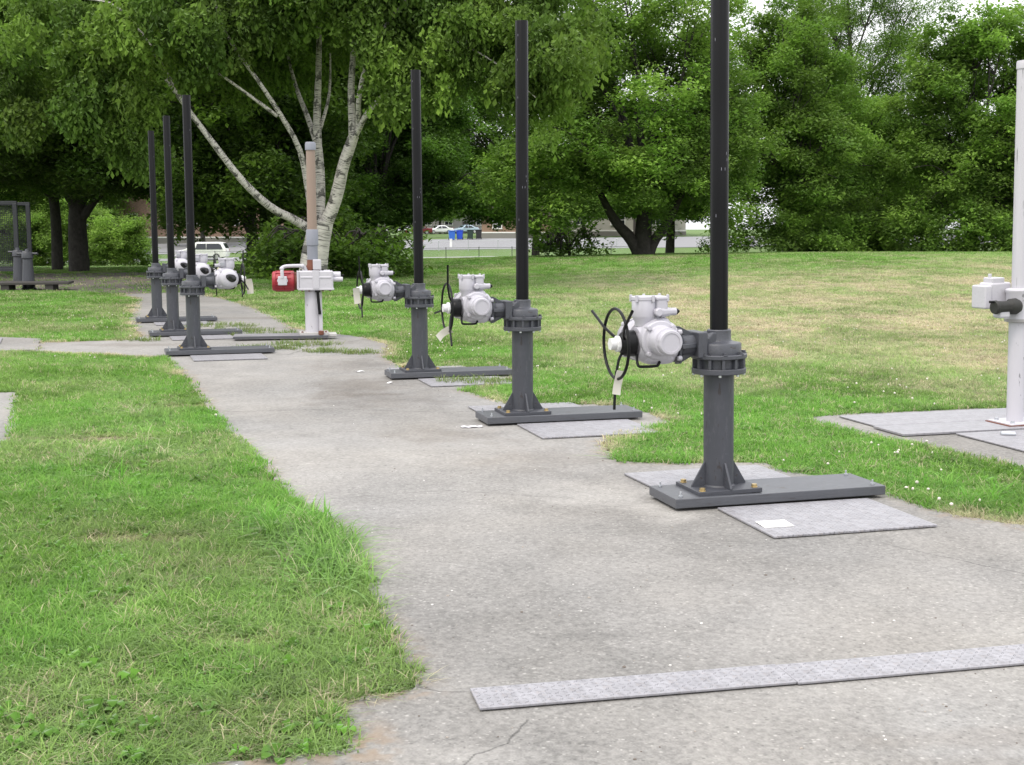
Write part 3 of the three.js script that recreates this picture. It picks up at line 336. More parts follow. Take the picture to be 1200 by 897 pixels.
function limbGeo(pts, r0, r1, rs = 9) { const c = new THREE.CatmullRomCurve3(pts.map((p) => p.isVector3 ? p : V(...p))), L = c.getLength(), n = Math.max(6, Math.round(L / 0.35)), fr = c.computeFrenetFrames(n), pos = [], uv = [], ix = [];
  for (let i = 0; i <= n; i++) { const t = i / n, p = c.getPointAt(t), rr = lerp(r0, r1, t ** 0.9); for (let k = 0; k <= rs; k++) { const a = k / rs * Math.PI * 2, w = rr * (1 + 0.1 * (hash(i, k % rs, 71) - 0.5)); const v = p.clone().addScaledVector(fr.normals[i], Math.cos(a) * w).addScaledVector(fr.binormals[i], Math.sin(a) * w); pos.push(v.x, v.y, v.z); uv.push(k / rs, t * L / 1.6); } }
  for (let i = 0; i < n; i++) for (let k = 0; k < rs; k++) { const a = i * (rs + 1) + k, b = a + rs + 1; ix.push(a, a + 1, b, b, a + 1, b + 1); }
  const g = new THREE.BufferGeometry(); g.setAttribute('position', new THREE.Float32BufferAttribute(pos, 3)); g.setAttribute('uv', new THREE.Float32BufferAttribute(uv, 2)); g.setIndex(ix); g.computeVertexNormals(); return g; }
const barkMap = makeTex(256, 512, (i, j, c) => { const v = 0.018 + 0.04 * fbm(i * 0.12, j * 0.03, 4, 91) + 0.012 * (hash(i, j, 2) - 0.5); c[0] = v * 1.1; c[1] = v; c[2] = v * 0.88; });
const birchMap = makeTex(256, 1024, (i, j, c) => { let v = 0.5 + 0.22 * (fbm(i * 0.05, j * 0.02, 4, 93) - 0.4); const len = fbm(i * 0.018, j * 0.11, 3, 94); if (len > 0.66) v *= 0.16; else if (len > 0.62) v *= 0.5; if (noise(i * 0.03, j * 0.5, 95) > 0.82) v *= 0.55; if (fbm(i * 0.02 + 5, j * 0.009, 3, 96) > 0.66) v *= 0.3; c[0] = v; c[1] = v * 0.95; c[2] = v * 0.87; });
M.bark = std({ map: barkMap, roughness: 0.95, bumpMap: barkMap, bumpScale: 0.02 }); M.birch = std({ map: birchMap, roughness: 0.8, bumpMap: birchMap, bumpScale: 0.006 });
function crown(parent, lobes, o) { // lobes: [x, y, z, rx, ry, rz]; clumps gather in sub-clusters over each lobe
  const r = rng(o.seed), mats = CL[o.leaf].map(() => []), cols = CL[o.leaf].map(() => []), m = new THREE.Matrix4(), q = new THREE.Quaternion(), e = new THREE.Euler(), s = new THREE.Vector3();
  for (const [lx, ly, lz, rx, ry, rz] of lobes) { const area = (rx * ry + ry * rz + rx * rz) / 3, subs = Math.round(o.subs * area), tint = 0.85 + 0.3 * r();
    for (let k = 0; k < subs; k++) { const a = r() * 6.283, u = r() * 2 - 1, w = Math.sqrt(1 - u * u), f = 0.35 + 0.65 * Math.sqrt(r()) + (r() < 0.12 ? 0.18 : 0); const cx = lx + rx * f * w * Math.cos(a), cy = ly + ry * f * u, cz = lz + rz * f * w * Math.sin(a); const sr = o.sub * (0.55 + 0.9 * r()), n = Math.round(o.per * sr * sr / (o.sub * o.sub) * (0.7 + 0.6 * r())), st = tint * (0.75 + 0.5 * r()), yel = r();
      for (let i = 0; i < n; i++) { const b = r() * 6.283, v = r() * 2 - 1, h = Math.sqrt(1 - v * v), g = sr * Math.sqrt(r()); const y = cy + g * v * 0.6; if (y < o.floor + 0.5 * noise(cx * 2, cz * 2, 4)) continue; const vi = Math.floor(r() * mats.length);
        e.set((r() - 0.5) * 0.6, r() * 6.283, (r() - 0.5) * 0.6); q.setFromEuler(e); const sc = (0.7 + 0.6 * r()) * (o.scale || 1); s.set(sc, sc * (o.leaf === 'birch' ? 0.7 + 0.8 * r() : 1), sc);
        m.compose(V(cx + g * h * Math.cos(b), y, cz + g * h * Math.sin(b)), q, s); mats[vi].push(...m.elements); const t = st * (0.85 + 0.3 * r()), c = mix3(o.c0, o.c1, clamp(yel * 0.7 + 0.3 * r())); cols[vi].push(c[0] * t, c[1] * t, c[2] * t); } } }
  mats.forEach((a, i) => { const n = a.length / 16; if (!n) return; const im = shade(new THREE.InstancedMesh(CL[o.leaf][i], leafMat, n)); im.name = 'crown'; im.userData.kind = 'stuff'; im.instanceMatrix.array.set(a); for (let k = 0; k < n; k++) im.setColorAt(k, lin(cols[i][k * 3], cols[i][k * 3 + 1], cols[i][k * 3 + 2])); parent.add(im); }); 
  return mats.reduce((a, b) => a + b.length / 16, 0); }
let leafCount = 0;
function tree(name, label, x, z, o) { const t = thing(name, label, o.cat || 'tree', [x, height(x, z) - 0.05, z], 0, o.group), r = rng(o.seed + 500), geos = [];
  for (const st of o.stems) geos.push(limbGeo(st.pts, st.r, st.r1 ?? st.r * 0.35, 11));
  const fork = o.fork || [0, 2, 0]; for (const [lx, ly, lz, rx, ry] of o.lobes) if (ly > fork[1]) { const f = V(fork[0] + (r() - 0.5) * 0.3, fork[1] + r() * (o.forkSpread ?? 1), fork[2] + (r() - 0.5) * 0.3), end = V(lx, ly, lz), mid = f.clone().lerp(end, 0.5).add(V((r() - 0.5) * 0.8, 0.5 + r() * 0.4, (r() - 0.5) * 0.8)); geos.push(limbGeo([f, mid, end], o.limb || 0.13, 0.03, 7)); for (let k = 0; k < 4; k++) { const a = r() * 6.283, e = V(lx + rx * 0.8 * Math.cos(a), ly + ry * (r() * 0.9 - 0.2), lz + rx * 0.8 * Math.sin(a)); geos.push(limbGeo([mid.clone().lerp(end, r() * 0.8), mid.clone().lerp(e, 0.6).add(V(0, 0.3, 0)), e], 0.045, 0.012, 5)); } }
  part('trunk', geos, o.bark || M.bark, t); leafCount += crown(t, o.lobes, o); return t; }
// lobes scattered through an egg-shaped crown
function egg(seed, n, cx, cy, cz, RX, RY, RZ, lr) { const r = rng(seed), out = []; for (let k = 0; k < n; k++) { const a = k * 2.4 + r(), u = -0.9 + 1.8 * ((k + 0.5) / n), w = Math.sqrt(1 - u * u), f = 0.55 + 0.3 * r(), s = lr * (0.75 + 0.5 * r()); out.push([cx + RX * f * w * Math.cos(a), cy + RY * f * u * 1.15, cz + RZ * f * w * Math.sin(a), s * 1.1, s * 0.85, s * 1.1]); } return out; }
const G = { mid: [[0.075, 0.17, 0.016], [0.15, 0.27, 0.032]], bright: [[0.1, 0.21, 0.022], [0.21, 0.345, 0.05]], dark: [[0.06, 0.135, 0.012], [0.125, 0.225, 0.022]], birch: [[0.07, 0.145, 0.018], [0.165, 0.265, 0.038]], pale: [[0.13, 0.24, 0.03], [0.22, 0.34, 0.06]] };

// the white-barked birch
{ const x = -5.3, z = -34, t = thing('birch_tree', 'white-barked birch with several spreading limbs behind the red motor', 'tree', [x, height(x, z) - 0.05, z]);
  const px = (u, v, d = 0) => [(u - 372) / 1450 * 34, 1.6 - (v - 269) / 1450 * 34, d]; // limb drawing units: 1450 per radian at the tree's distance
  const L = [[[[-0.22, 0, 0], [-0.1, 0.9, 0], [0.05, 1.6, 0], [0.1, 1.9, 0]], 0.4, 0.33], [[[0.05, 1.5, 0], px(392, 238, 0.1), px(406, 190, 0.3), px(418, 160, 0.4)], 0.26, 0.19],
    [[px(417, 165, 0.4), px(415, 110, 0.3), px(418, 60, 0.2), px(420, 0, 0)], 0.15, 0.07], [[px(416, 166, 0.4), px(436, 135, 0.7), px(462, 112, 1), px(500, 85, 1.4), px(560, 60, 2)], 0.12, 0.04], [[px(424, 150, 0.5), px(428, 115, 1), px(450, 60, 1.4), px(497, 5, 1.8)], 0.1, 0.04],
    [[[0.0, 1.6, -0.05], px(374, 220, -0.3), px(372, 180, -0.4), px(370, 150, -0.5), px(373, 70, -0.6), px(374, -20, -0.8)], 0.21, 0.07], [[px(370, 165, -0.4), px(355, 130, -0.9), px(342, 100, -1.2), px(325, 40, -1.6)], 0.12, 0.04], [[px(371, 160, -0.4), px(383, 110, -0.8), px(384, 60, -1)], 0.08, 0.03],
    [[[-0.1, 1.7, 0.05], px(357, 178, 0.5), px(345, 150, 0.8), px(322, 110, 1.2), px(290, 60, 1.6), px(275, 10, 2)], 0.13, 0.04], [[px(335, 140, 0.9), px(305, 117, 1.3), px(272, 94, 1.8), px(235, 80, 2.2)], 0.07, 0.025],
    [[[-0.15, 1.62, 0], px(345, 254, 0.2), px(325, 243, 0.5), px(298, 215, 1.0), px(270, 175, 1.4), px(242, 132, 1.8), px(225, 105, 2)], 0.17, 0.075], [[px(232, 112, 1.9), px(205, 60, 2.3), px(180, 32, 2.6), px(150, 28, 3)], 0.06, 0.03],
    [[px(540, 66, 2), px(580, 90, 2.4), px(625, 130, 2.8)], 0.035, 0.015], [[px(530, 20, 1.8), px(545, -10, 1.8), px(560, -60, 1.7)], 0.05, 0.02]];
  part('trunk', [limbGeo(L[0][0], L[0][1], L[0][2], 14)], M.birch, t); for (const [p, a, b] of L.slice(1)) part('limb', limbGeo(p, a * 0.76, b * 0.75, 10), M.birch, t);
  const lobes = []; const add = (u, v, d, a, b) => { const [X, Y] = px(u, v); lobes.push([X, Y, d, a, b, a]); };
  for (const [u, v, d, a, b] of [[100, 60, 1.2, 1.5, 1.4], [60, 115, 1.6, 1.0, 1.0], [150, 20, 0, 1.7, 1.4], [155, 108, 2.2, 1.1, 1.1], [285, 50, 1.8, 0.9, 0.8], [335, 20, 1.5, 0.9, 0.7], [392, 14, 2.0, 0.9, 0.7], [440, 28, 1.6, 0.8, 0.8], [475, 70, 1.6, 0.8, 0.8], [215, 55, 2.6, 1.3, 1.2], [215, 0, 1, 1.8, 1.6], [265, 40, -1, 1.5, 1.4], [300, -15, 1, 1.3, 1.0], [335, 35, -2.5, 1.1, 0.9], [360, -40, 1, 1.6, 1.2], [400, 15, -2.6, 1.2, 0.9], [445, -15, 1.5, 1.3, 1.0], [480, 35, -0.5, 1.1, 1.0], [330, 0, 1.8, 0.8, 0.6], [395, -5, 1.6, 0.9, 0.6], [505, 90, 1.8, 1.0, 1.2], [540, 25, 1, 1.5, 1.4], [590, 60, 2, 1.3, 1.5], [640, 110, 2.6, 1.0, 1.4], [610, 10, 0, 1.6, 1.5], [660, 50, 1.5, 1.0, 1.4], [250, -70, 0, 3, 1.8], [400, -90, 0, 3.2, 1.8], [540, -70, 0, 3, 1.8], [190, 150, 1.6, 0.8, 0.9]]) add(u, v, d, a, b);
  leafCount += crown(t, lobes, { seed: 5, leaf: 'birch', subs: 10, sub: 0.55, per: 21, c0: G.birch[0], c1: G.birch[1], floor: 2.6, scale: 1 }); }

const B = (o) => ({ leaf: 'broad', subs: 6.6, sub: 0.8, per: 19, floor: 0.5, ...o });
// big multi-stemmed tree on the rise, mid right
tree('spreading_tree', 'wide spreading tree with dark forked trunk in mid field', 5.9, -56, B({ seed: 101, per: 10, sub: 0.7, c0: G.bright[0], c1: G.bright[1], floor: 0.9, fork: [0, 2.2, 0], limb: 0.17,
  stems: [{ pts: [[0, -0.2, 0], [-0.5, 0.7, 0], [-1.3, 1.6, 0.2], [-2.2, 3.2, 0.5]], r: 0.34 }, { pts: [[0.05, -0.2, 0], [0, 1.2, 0], [0.1, 2.6, 0], [-0.2, 5, 0]], r: 0.46 }, { pts: [[0.1, -0.2, 0], [0.5, 0.7, 0.1], [1.05, 1.5, 0.2], [1.8, 3, 0.3]], r: 0.3 }],
  lobes: [...egg(61, 26, -0.5, 7.0, 0, 5.6, 5.8, 4.6, 1.7), [-5.2, 2.2, 1, 1.6, 1.1, 1.5], [-3.6, 2.0, 2.2, 1.5, 0.9, 1.4], [-4.4, 4.2, 1.5, 1.7, 1.3, 1.6], [3.6, 2.6, 1.5, 1.5, 1.1, 1.4], [-2, 3.6, 2.6, 1.5, 1, 1.4], [1.2, 4.0, 2.8, 1.6, 1, 1.4], [4.2, 5, 1, 1.6, 1.3, 1.5], [-6.2, 3.3, 0.4, 1.4, 1.4, 1.4]] }));
tree('round_tree', 'light green rounded tree just right of the tallest black stem cover', 14.2, -64, B({ seed: 102, per: 12, sub: 0.7, c0: G.bright[0], c1: G.bright[1], fork: [0, 1.6, 0], floor: -0.3, stems: [{ pts: [[0, -0.3, 0], [0.1, 2, 0], [-0.2, 5, 0]], r: 0.35 }, { pts: [[0.2, -0.3, 0], [0.8, 2, 0.3], [1.6, 4, 0.3]], r: 0.25 }], lobes: [...egg(62, 22, 0, 6.2, 0, 4.4, 5.8, 3.8, 1.7), [-2.4, 11.2, 0, 1.6, 1.5, 1.5], [-0.4, 11.6, 0.4, 1.6, 1.4, 1.5], [-3.6, 9.4, 0.5, 1.6, 1.4, 1.5], [-3, 1.2, 1.5, 1.5, 1.2, 1.4], [-1, 1.0, 2.4, 1.5, 1.1, 1.4], [1.2, 1.0, 2.4, 1.6, 1.1, 1.4], [3.2, 1.2, 1.2, 1.5, 1.2, 1.4]] }));
tree('open_tree', 'tall loose dark tree with sky showing through its crown', 21.6, -82, { seed: 103, leaf: 'fine', subs: 7, sub: 1.0, per: 11, scale: 1.25, c0: G.dark[0], c1: G.mid[1], floor: 2, fork: [0, 5, 0], forkSpread: 6, limb: 0.14, stems: [{ pts: [[0, -0.3, 0], [-0.3, 5, 0], [0.4, 11, 0], [0, 17, 0]], r: 0.4, r1: 0.08 }], lobes: egg(63, 18, 0.5, 13.5, 0, 5.6, 7, 5, 1.7) });
tree('dense_tree', 'dense bright green tree behind the white valve stand', 23.2, -63, B({ seed: 104, per: 13, sub: 0.72, c0: G.bright[0], c1: G.bright[1], fork: [0, 1.5, 0], floor: -0.4, stems: [{ pts: [[0, -0.3, 0], [0.2, 3, 0], [0, 6, 0]], r: 0.35 }], lobes: [...egg(64, 28, 0.6, 6.5, 0, 4.7, 6.5, 4, 1.7), [-3.6, 1.4, 1.4, 1.5, 1.3, 1.4], [-1.6, 1.2, 2.6, 1.6, 1.2, 1.4], [0.8, 1.2, 2.8, 1.6, 1.2, 1.4], [3, 1.4, 2.2, 1.6, 1.3, 1.4]] }));
tree('dense_tree', 'green tree rising beyond the right edge of the photo', 31.5, -66, B({ seed: 105, per: 13, sub: 0.72, c0: G.bright[0], c1: G.bright[1], fork: [0, 1.5, 0], floor: -0.4, stems: [{ pts: [[0, -0.3, 0], [0.2, 3, 0], [0, 6, 0]], r: 0.35 }], lobes: [...egg(65, 24, 0, 6.6, 0, 4.8, 6.6, 4, 1.8), [-3, 1.4, 1.8, 1.6, 1.3, 1.4]] }));
tree('dark_tree', 'dark shaded tree filling the gap between round and dense trees', 20.0, -74, B({ seed: 106, c0: G.dark[0], c1: G.mid[1], fork: [0, 2, 0], floor: -0.5, stems: [{ pts: [[0, -0.3, 0], [0.2, 3, 0], [0, 7, 0]], r: 0.3 }], lobes: [...egg(66, 18, 0, 5.2, 0, 4.4, 5.2, 3.5, 1.8), [-2.5, 1.2, 1, 1.8, 1.4, 1.5], [0.5, 1.2, 1, 1.8, 1.4, 1.5], [3, 1.3, 1, 1.8, 1.4, 1.5]] }));
tree('back_tree', 'green tree behind the wide spreading tree, right of its trunk', 9.6, -76, B({ seed: 107, c0: G.mid[0], c1: G.mid[1], fork: [0, 3, 0], floor: 2.6, stems: [{ pts: [[0, -0.5, 0], [0.1, 3, 0], [0, 8, 0]], r: 0.32 }], lobes: egg(67, 16, 0, 5.6, 0, 4.6, 3.4, 3.6, 1.6) }));
tree('back_tree', 'tall green tree behind the second black stem cover', 1.5, -82, B({ seed: 108, c0: G.mid[0], c1: G.mid[1], fork: [0, 3, 0], floor: 3.0, stems: [{ pts: [[0, -1.2, 0], [0.1, 3, 0], [0, 8, 0]], r: 0.32 }], per: 12, lobes: egg(68, 18, -2, 10, 0, 5, 7, 4, 2.0) }));
tree('street_tree', 'leafy tree with low hanging boughs left of the third black stem cover', -7.4, -68, B({ seed: 109, c0: G.dark[0], c1: G.bright[0], fork: [0, 2.4, 0], floor: 0.7, stems: [{ pts: [[0, -1, 0], [0.1, 2, 0], [0, 5, 0]], r: 0.36 }], lobes: [...egg(69, 24, 0.3, 7.2, 0, 5.2, 6.4, 4.2, 1.8), [-2.6, 2.6, 1.5, 1.6, 1.0, 1.4], [-0.6, 2.5, 2.2, 1.5, 0.9, 1.4], [1.4, 3.0, 2, 1.4, 0.9, 1.3], [3.2, 4.2, 1, 1.5, 1.0, 1.4], [4.8, 3.7, 1, 1.4, 0.8, 1.2], [2.4, 3.3, 1.5, 1.3, 0.8, 1.2], [6.2, 4.4, 0.5, 1.4, 1.0, 1.2], [6.0, 2.6, 0.5, 1.1, 0.8, 1.0], [7.3, 3.0, 0.3, 1.2, 0.9, 1.0]] }));
// the dark group on the left
tree('dark_tree', 'dark twin-stemmed tree with dense low foliage behind the birch', -9.6, -45, B({ seed: 110, per: 23, c0: G.dark[0], c1: G.dark[1], fork: [0.3, 3, 0], floor: 0.15, limb: 0.13, stems: [{ pts: [[0.6, -0.3, 0], [0.3, 1.2, 0], [-0.4, 2.6, 0.2], [-1.5, 3.6, 0.4], [-2.4, 4.6, 0.5]], r: 0.2 }, { pts: [[0.8, -0.3, 0], [0.7, 2, 0], [0.5, 4.5, 0]], r: 0.3 }],
  lobes: [...egg(70, 22, 0.6, 7.4, 0, 4.8, 5.6, 4, 1.6), [1.8, 1.0, 0.8, 1.3, 1.1, 1.1], [3.0, 1.1, 0.6, 1.2, 1.1, 1.1], [2.4, 2.4, 0.8, 1.5, 1.1, 1.2], [3.4, 2.6, 0.2, 1.3, 1.1, 1.1], [1.2, 3.4, 1.2, 1.3, 0.9, 1.2]] }));
tree('shade_tree', 'big dark shade tree with thick trunk at the left', -17.1, -49, B({ seed: 111, per: 23, c0: G.dark[0], c1: G.dark[1], fork: [0, 2.6, 0], floor: 2.7, limb: 0.18, stems: [{ pts: [[0, -0.3, 0], [0.02, 0.3, 0], [0.05, 2.4, 0], [0.4, 5, 0]], r: 0.42, r1: 0.26 }, { pts: [[0.1, 2.0, 0], [1, 3.0, 0.3], [2.4, 3.8, 0.6]], r: 0.2 }],
  lobes: [...egg(71, 26, 1, 7.6, 0, 6.4, 4.8, 5, 1.8), [4, 3.9, 2, 1.6, 0.9, 1.4], [2, 3.8, 3, 1.6, 0.9, 1.4], [-1, 3.9, 3, 1.6, 0.9, 1.4], [-3.6, 4.2, 2, 1.6, 1, 1.4], [5.6, 5.2, 1.6, 1.6, 1.2, 1.4]] }));
tree('shade_tree', 'slimmer dark trunked tree left of the thick shade tree', -19.6, -53.5, B({ seed: 112, per: 23, c0: G.dark[0], c1: G.dark[1], fork: [0, 3, 0], floor: 3.2, stems: [{ pts: [[0, -0.3, 0], [0.03, 2.4, 0], [-0.3, 6, 0]], r: 0.25, r1: 0.18 }], lobes: [...egg(72, 22, -2.4, 8.4, 0, 5.4, 5.2, 5, 1.9), [-4.5, 4.4, 2, 1.7, 1.1, 1.4], [-2, 4.2, 2, 1.6, 1, 1.4]] }));
tree('dark_tree', 'dark tree behind the left row of black stem covers', -12.6, -60, B({ seed: 113, per: 23, c0: G.dark[0], c1: G.dark[1], fork: [0, 3, 0], floor: 2.7, stems: [{ pts: [[0, -0.8, 0], [0.1, 3, 0], [0, 8, 0]], r: 0.3 }], lobes: egg(73, 24, 0.5, 8.6, 0, 6, 6.4, 4.4, 2) }));
tree('back_tree', 'tall dark tree far behind the shade trees at the left edge', -29, -64, B({ seed: 114, c0: G.dark[0], c1: G.dark[1], fork: [0, 3, 0], floor: 3.0, stems: [{ pts: [[0, -0.8, 0], [0.1, 3, 0], [0, 8, 0]], r: 0.3 }], lobes: egg(74, 26, 0, 11, 0, 7, 8, 5, 2.4) }));
tree('back_tree', 'tall green tree far behind the birch', -12, -88, B({ seed: 115, c0: G.mid[0], c1: G.bright[0], fork: [0, 3, 0], floor: 3.6, scale: 1.2, stems: [{ pts: [[0, -1.2, 0], [0.1, 3, 0], [0, 8, 0]], r: 0.32 }], lobes: egg(75, 24, 0, 12.5, 0, 8, 9, 5, 2.5) }));
tree('dark_tree', 'dense tree filling the top left corner of the photo', -21.5, -43, B({ seed: 116, c0: G.dark[0], c1: G.dark[1], per: 24, fork: [0, 3, 0], floor: 3.4, stems: [{ pts: [[0, -0.3, 0], [0.1, 3, 0], [0, 9, 0]], r: 0.34 }], lobes: egg(76, 26, 1.2, 9.4, 0, 5.2, 6.2, 4.6, 1.8) }));
// sunlit shrubs far left
const bush = (label, x, z, w, h, seed, c, floor = 0) => tree('shrub', label, x, z, B({ cat: 'shrub', seed, c0: c[0], c1: c[1], floor, fork: [0, 0.2, 0], limb: 0.05, forkSpread: 0.2, stems: [{ pts: [[0, -0.1, 0], [0.1, h * 0.4, 0], [0, h * 0.7, 0]], r: 0.07 }], lobes: egg(seed, 9, 0, h * 0.48, 0, w / 2, h / 2, w / 2.4, Math.min(w, h) * 0.3) }));
bush('pale green bushy thicket behind the mesh enclosure', -37.0, -94, 7.5, 7.6, 201, G.pale);
bush('pale green thicket between enclosure and dark trunks', -33.2, -92, 6.4, 5.0, 202, G.pale);
bush('small light green bush right of the thick dark trunk', -28.6, -90, 4.2, 3.6, 203, G.pale);
bush('dark low bush at the foot of the birch, left side', -6.9, -41, 2.8, 1.9, 204, G.dark);
bush('dark low bush at the foot of the birch, right side', -4.7, -42, 2.6, 1.7, 205, G.dark);
bush('low ragged undergrowth left of the forked trunk', 2.6, -58, 4.0, 1.0, 206, G.dark);
bush('green undergrowth between round and dense trees', 18.5, -66, 4.2, 2.4, 207, G.dark);

// ---------------------------------------------------------------- the street beyond
function strip(name, x0, x1, z0, z1, y, m, label) { const nx = 40, pos = [], ix = [], uv = []; for (let i = 0; i <= nx; i++) for (let j = 0; j <= 4; j++) { const x = lerp(x0, x1, i / nx), z = lerp(z0, z1, j / 4); pos.push(x, height(x, z) + y, z); uv.push(x / 3, z / 3); } for (let i = 0; i < nx; i++) for (let j = 0; j < 4; j++) { const a = i * 5 + j; ix.push(a, a + 5, a + 1, a + 1, a + 5, a + 6); }
  const g = new THREE.BufferGeometry(); g.setAttribute('position', new THREE.Float32BufferAttribute(pos, 3)); g.setAttribute('uv', new THREE.Float32BufferAttribute(uv, 2)); g.setIndex(ix); g.computeVertexNormals(); if (g.attributes.normal.getY(0) < 0) { g.index.array.reverse(); g.computeVertexNormals(); } return tag(part(name, g, m, scene), label, null, null, 'structure'); }
const walkMat = std({ color: lin(0.27, 0.265, 0.26), roughness: 0.9, map: paintMottle });
strip('sidewalk', -70, 60, -117.5, -119.6, 0.06, walkMat, 'pale sidewalk beyond the chain link fence');
strip('road', -70, 60, -131, -148, 0.05, M.asphalt, 'pale grey street in front of the garage');
strip('driveway', -46, -14, -120.5, -125, 0.05, M.asphalt, 'grey drive under the parked minivan');
function fence(label, x0, x1, z, n, h, mat) { const t = thing('chain_link_fence', label, 'fence', [0, 0, 0], 0, 'chain link fences along the street'); const w = [];
  for (let k = 0; k <= n; k++) { const x = lerp(x0, x1, k / n), y = height(x, z); part('post', [at(new THREE.CylinderGeometry(0.032, 0.032, h, 10), x, y + h / 2, z), at(new THREE.SphereGeometry(0.045, 10, 6), x, y + h, z)], mat, t);
    if (k < n) { const x2 = lerp(x0, x1, (k + 1) / n), y2 = height(x2, z); part('top_rail', [rod([x, y + h - 0.04, z], [x2, y2 + h - 0.04, z], 0.016, 8)], mat, t); const N2 = Math.round((x2 - x) / 0.09); for (let i = 0; i < N2; i++) { const a = lerp(x, x2, i / N2), ya = lerp(y, y2, i / N2); w.push(rod([a, ya + 0.03, z], [a + 0.5, ya + h - 0.05, z], 0.0018, 3), rod([a + 0.5, ya + 0.03, z], [a, ya + h - 0.05, z], 0.0018, 3)); } } }
  const wm = part('wire_mesh', w, M.zinc, t); wm.userData.kind = 'stuff'; }
fence('nearer chain link fence with dark posts across the far lawn', -36, 12, -113, 16, 1.08, std({ color: lin(0.03, 0.04, 0.035), roughness: 0.6 }));
fence('farther grey chain link fence along the street', -20, 14, -129.5, 11, 1.1, M.zinc);

function wheelParts(parent, x, z, r) { const w = part('wheel', [alongZ(turned([[0, -0.1], [r - 0.05, -0.1], [r, -0.07], [r, 0.07], [r - 0.05, 0.1], [0, 0.1]], 28), x, r, z)], M.tyre, parent); part('hubcap', [alongZ(turned([[0, -0.108], [r * 0.62, -0.108], [r * 0.66, -0.098], [r * 0.66, 0.098], [r * 0.62, 0.108], [0, 0.108]], 20), x, r, z)], M.hub, w); }
function car(name, label, x, z, turn, paint, kind, group) { const t = thing(name, label, 'car', [x, height(x, z) + 0.05, z], turn, group), van = kind === 'van';
  const W = 0.88, top = van ? 1.72 : 1.42;
  const prof = van ? [[-2.42, 0.42], [-2.44, 0.72], [-2.3, 0.86], [-1.5, 1.0], [-0.72, 1.58], [-0.3, 1.7], [1.75, 1.72], [2.05, 1.66], [2.38, 1.08], [2.42, 0.6], [2.36, 0.4]] : [[-2.2, 0.4], [-2.24, 0.62], [-2.1, 0.74], [-1.05, 0.9], [-0.4, 1.34], [0.1, 1.42], [0.8, 1.38], [1.5, 1.0], [2.1, 0.94], [2.22, 0.7], [2.18, 0.4]];
  const sh = new THREE.Shape(); prof.forEach(([a, b], i) => i ? sh.lineTo(a, b) : sh.moveTo(a, b)); const wx = van ? [-1.52, 1.5] : [-1.35, 1.32]; for (const c of [wx[1], wx[0]]) { sh.lineTo(c + 0.38, 0.3); sh.absarc(c, 0.3, 0.38, 0, Math.PI, false); } sh.lineTo(prof[0][0] + 0.05, 0.3);
  const g = new THREE.ExtrudeGeometry(sh, { depth: W * 2 - 0.12, bevelEnabled: true, bevelThickness: 0.06, bevelSize: 0.05, bevelSegments: 3, curveSegments: 10 }); g.translate(0, 0, -W + 0.06);
  { const P = g.attributes.position; for (let i = 0; i < P.count; i++) { const y = P.getY(i); if (y > 0.95) P.setZ(i, P.getZ(i) * (1 - 0.14 * (y - 0.95) / (top - 0.95))); } g.computeVertexNormals(); }
  const body = part('body', toCreasedNormals(g, 0.5), paint, t);
  const glass = van ? [[[-1.28, 1.06], [-0.62, 1.06], [-0.62, 1.52]], [[-0.54, 1.06], [0.5, 1.06], [0.5, 1.6], [-0.36, 1.6]], [[0.56, 1.06], [2.12, 1.08], [1.92, 1.52], [1.72, 1.6], [0.56, 1.6]]] : [[[-0.85, 0.94], [0.1, 0.94], [0.1, 1.34], [-0.28, 1.3]], [[0.18, 0.94], [1.22, 0.98], [0.78, 1.3], [0.18, 1.35]]];
  for (const s of [-1, 1]) for (const p of glass) { const gg = prism(p, 0.02); gg.translate(0, 0, 0); const P = gg.attributes.position; for (let i = 0; i < P.count; i++) { const y = P.getY(i); P.setZ(i, s * ((W + 0.006) * (1 - 0.14 * Math.max(0, y - 0.95) / (top - 0.95)) + P.getZ(i))); } gg.computeVertexNormals(); part('side_window', gg, M.carGlass, t); }
  const A = van ? [[-1.46, 1.02], [-0.76, 1.55]] : [[-1.0, 0.93], [-0.42, 1.32]]; const quad = (a, b, nx) => { const d = V(b[0] - a[0], b[1] - a[1], 0), L = d.length(), gq = box(L * 0.92, 0.02, W * 1.55, 0, 0, 0, 0.005); return at(gq, (a[0] + b[0]) / 2 + nx, (a[1] + b[1]) / 2 + 0.045, 0, 0, 0, Math.atan2(d.y, d.x)); };
  part('windscreen', [quad(...A, -0.02)], M.carGlass, t); const Rr = van ? [[2.36, 1.1], [2.08, 1.62]] : [[1.46, 1.02], [0.84, 1.35]]; part('rear_window', [quad(Rr[1], Rr[0], 0.05)], M.carGlass, t);
  for (const s of [-1, 1]) { part('headlight', [box(0.12, 0.14, 0.4, prof[1][0] + 0.03, 0.72, s * 0.6, 0.03)], M.hub, t); part('tail_light', [box(0.06, 0.34, 0.14, prof[prof.length - 2][0] - 0.0, 0.92, s * 0.74, 0.02)], M.red, t); for (const c of wx) wheelParts(t, c, s * (W - 0.06), 0.32); part('mirror', [box(0.1, 0.14, 0.18, van ? -0.95 : -0.6, 1.06, s * (W + 0.1), 0.04)], paint, t); }
  part('sill_trim', [box(4.4, 0.1, W * 2 + 0.06, 0, 0.36, 0, 0.02)].map((q) => { q.scale(0.55, 1, 1); return q; }), M.tyre, body); return t; }
const paintOf = (r, g, b) => new THREE.MeshPhysicalMaterial({ color: lin(r, g, b), roughness: 0.35, clearcoat: 0.8, clearcoatRoughness: 0.08 });
car('minivan', 'white minivan parked behind the left row of valve stands', -30.2, -121.5, 0.0, paintOf(0.75, 0.76, 0.74), 'van');
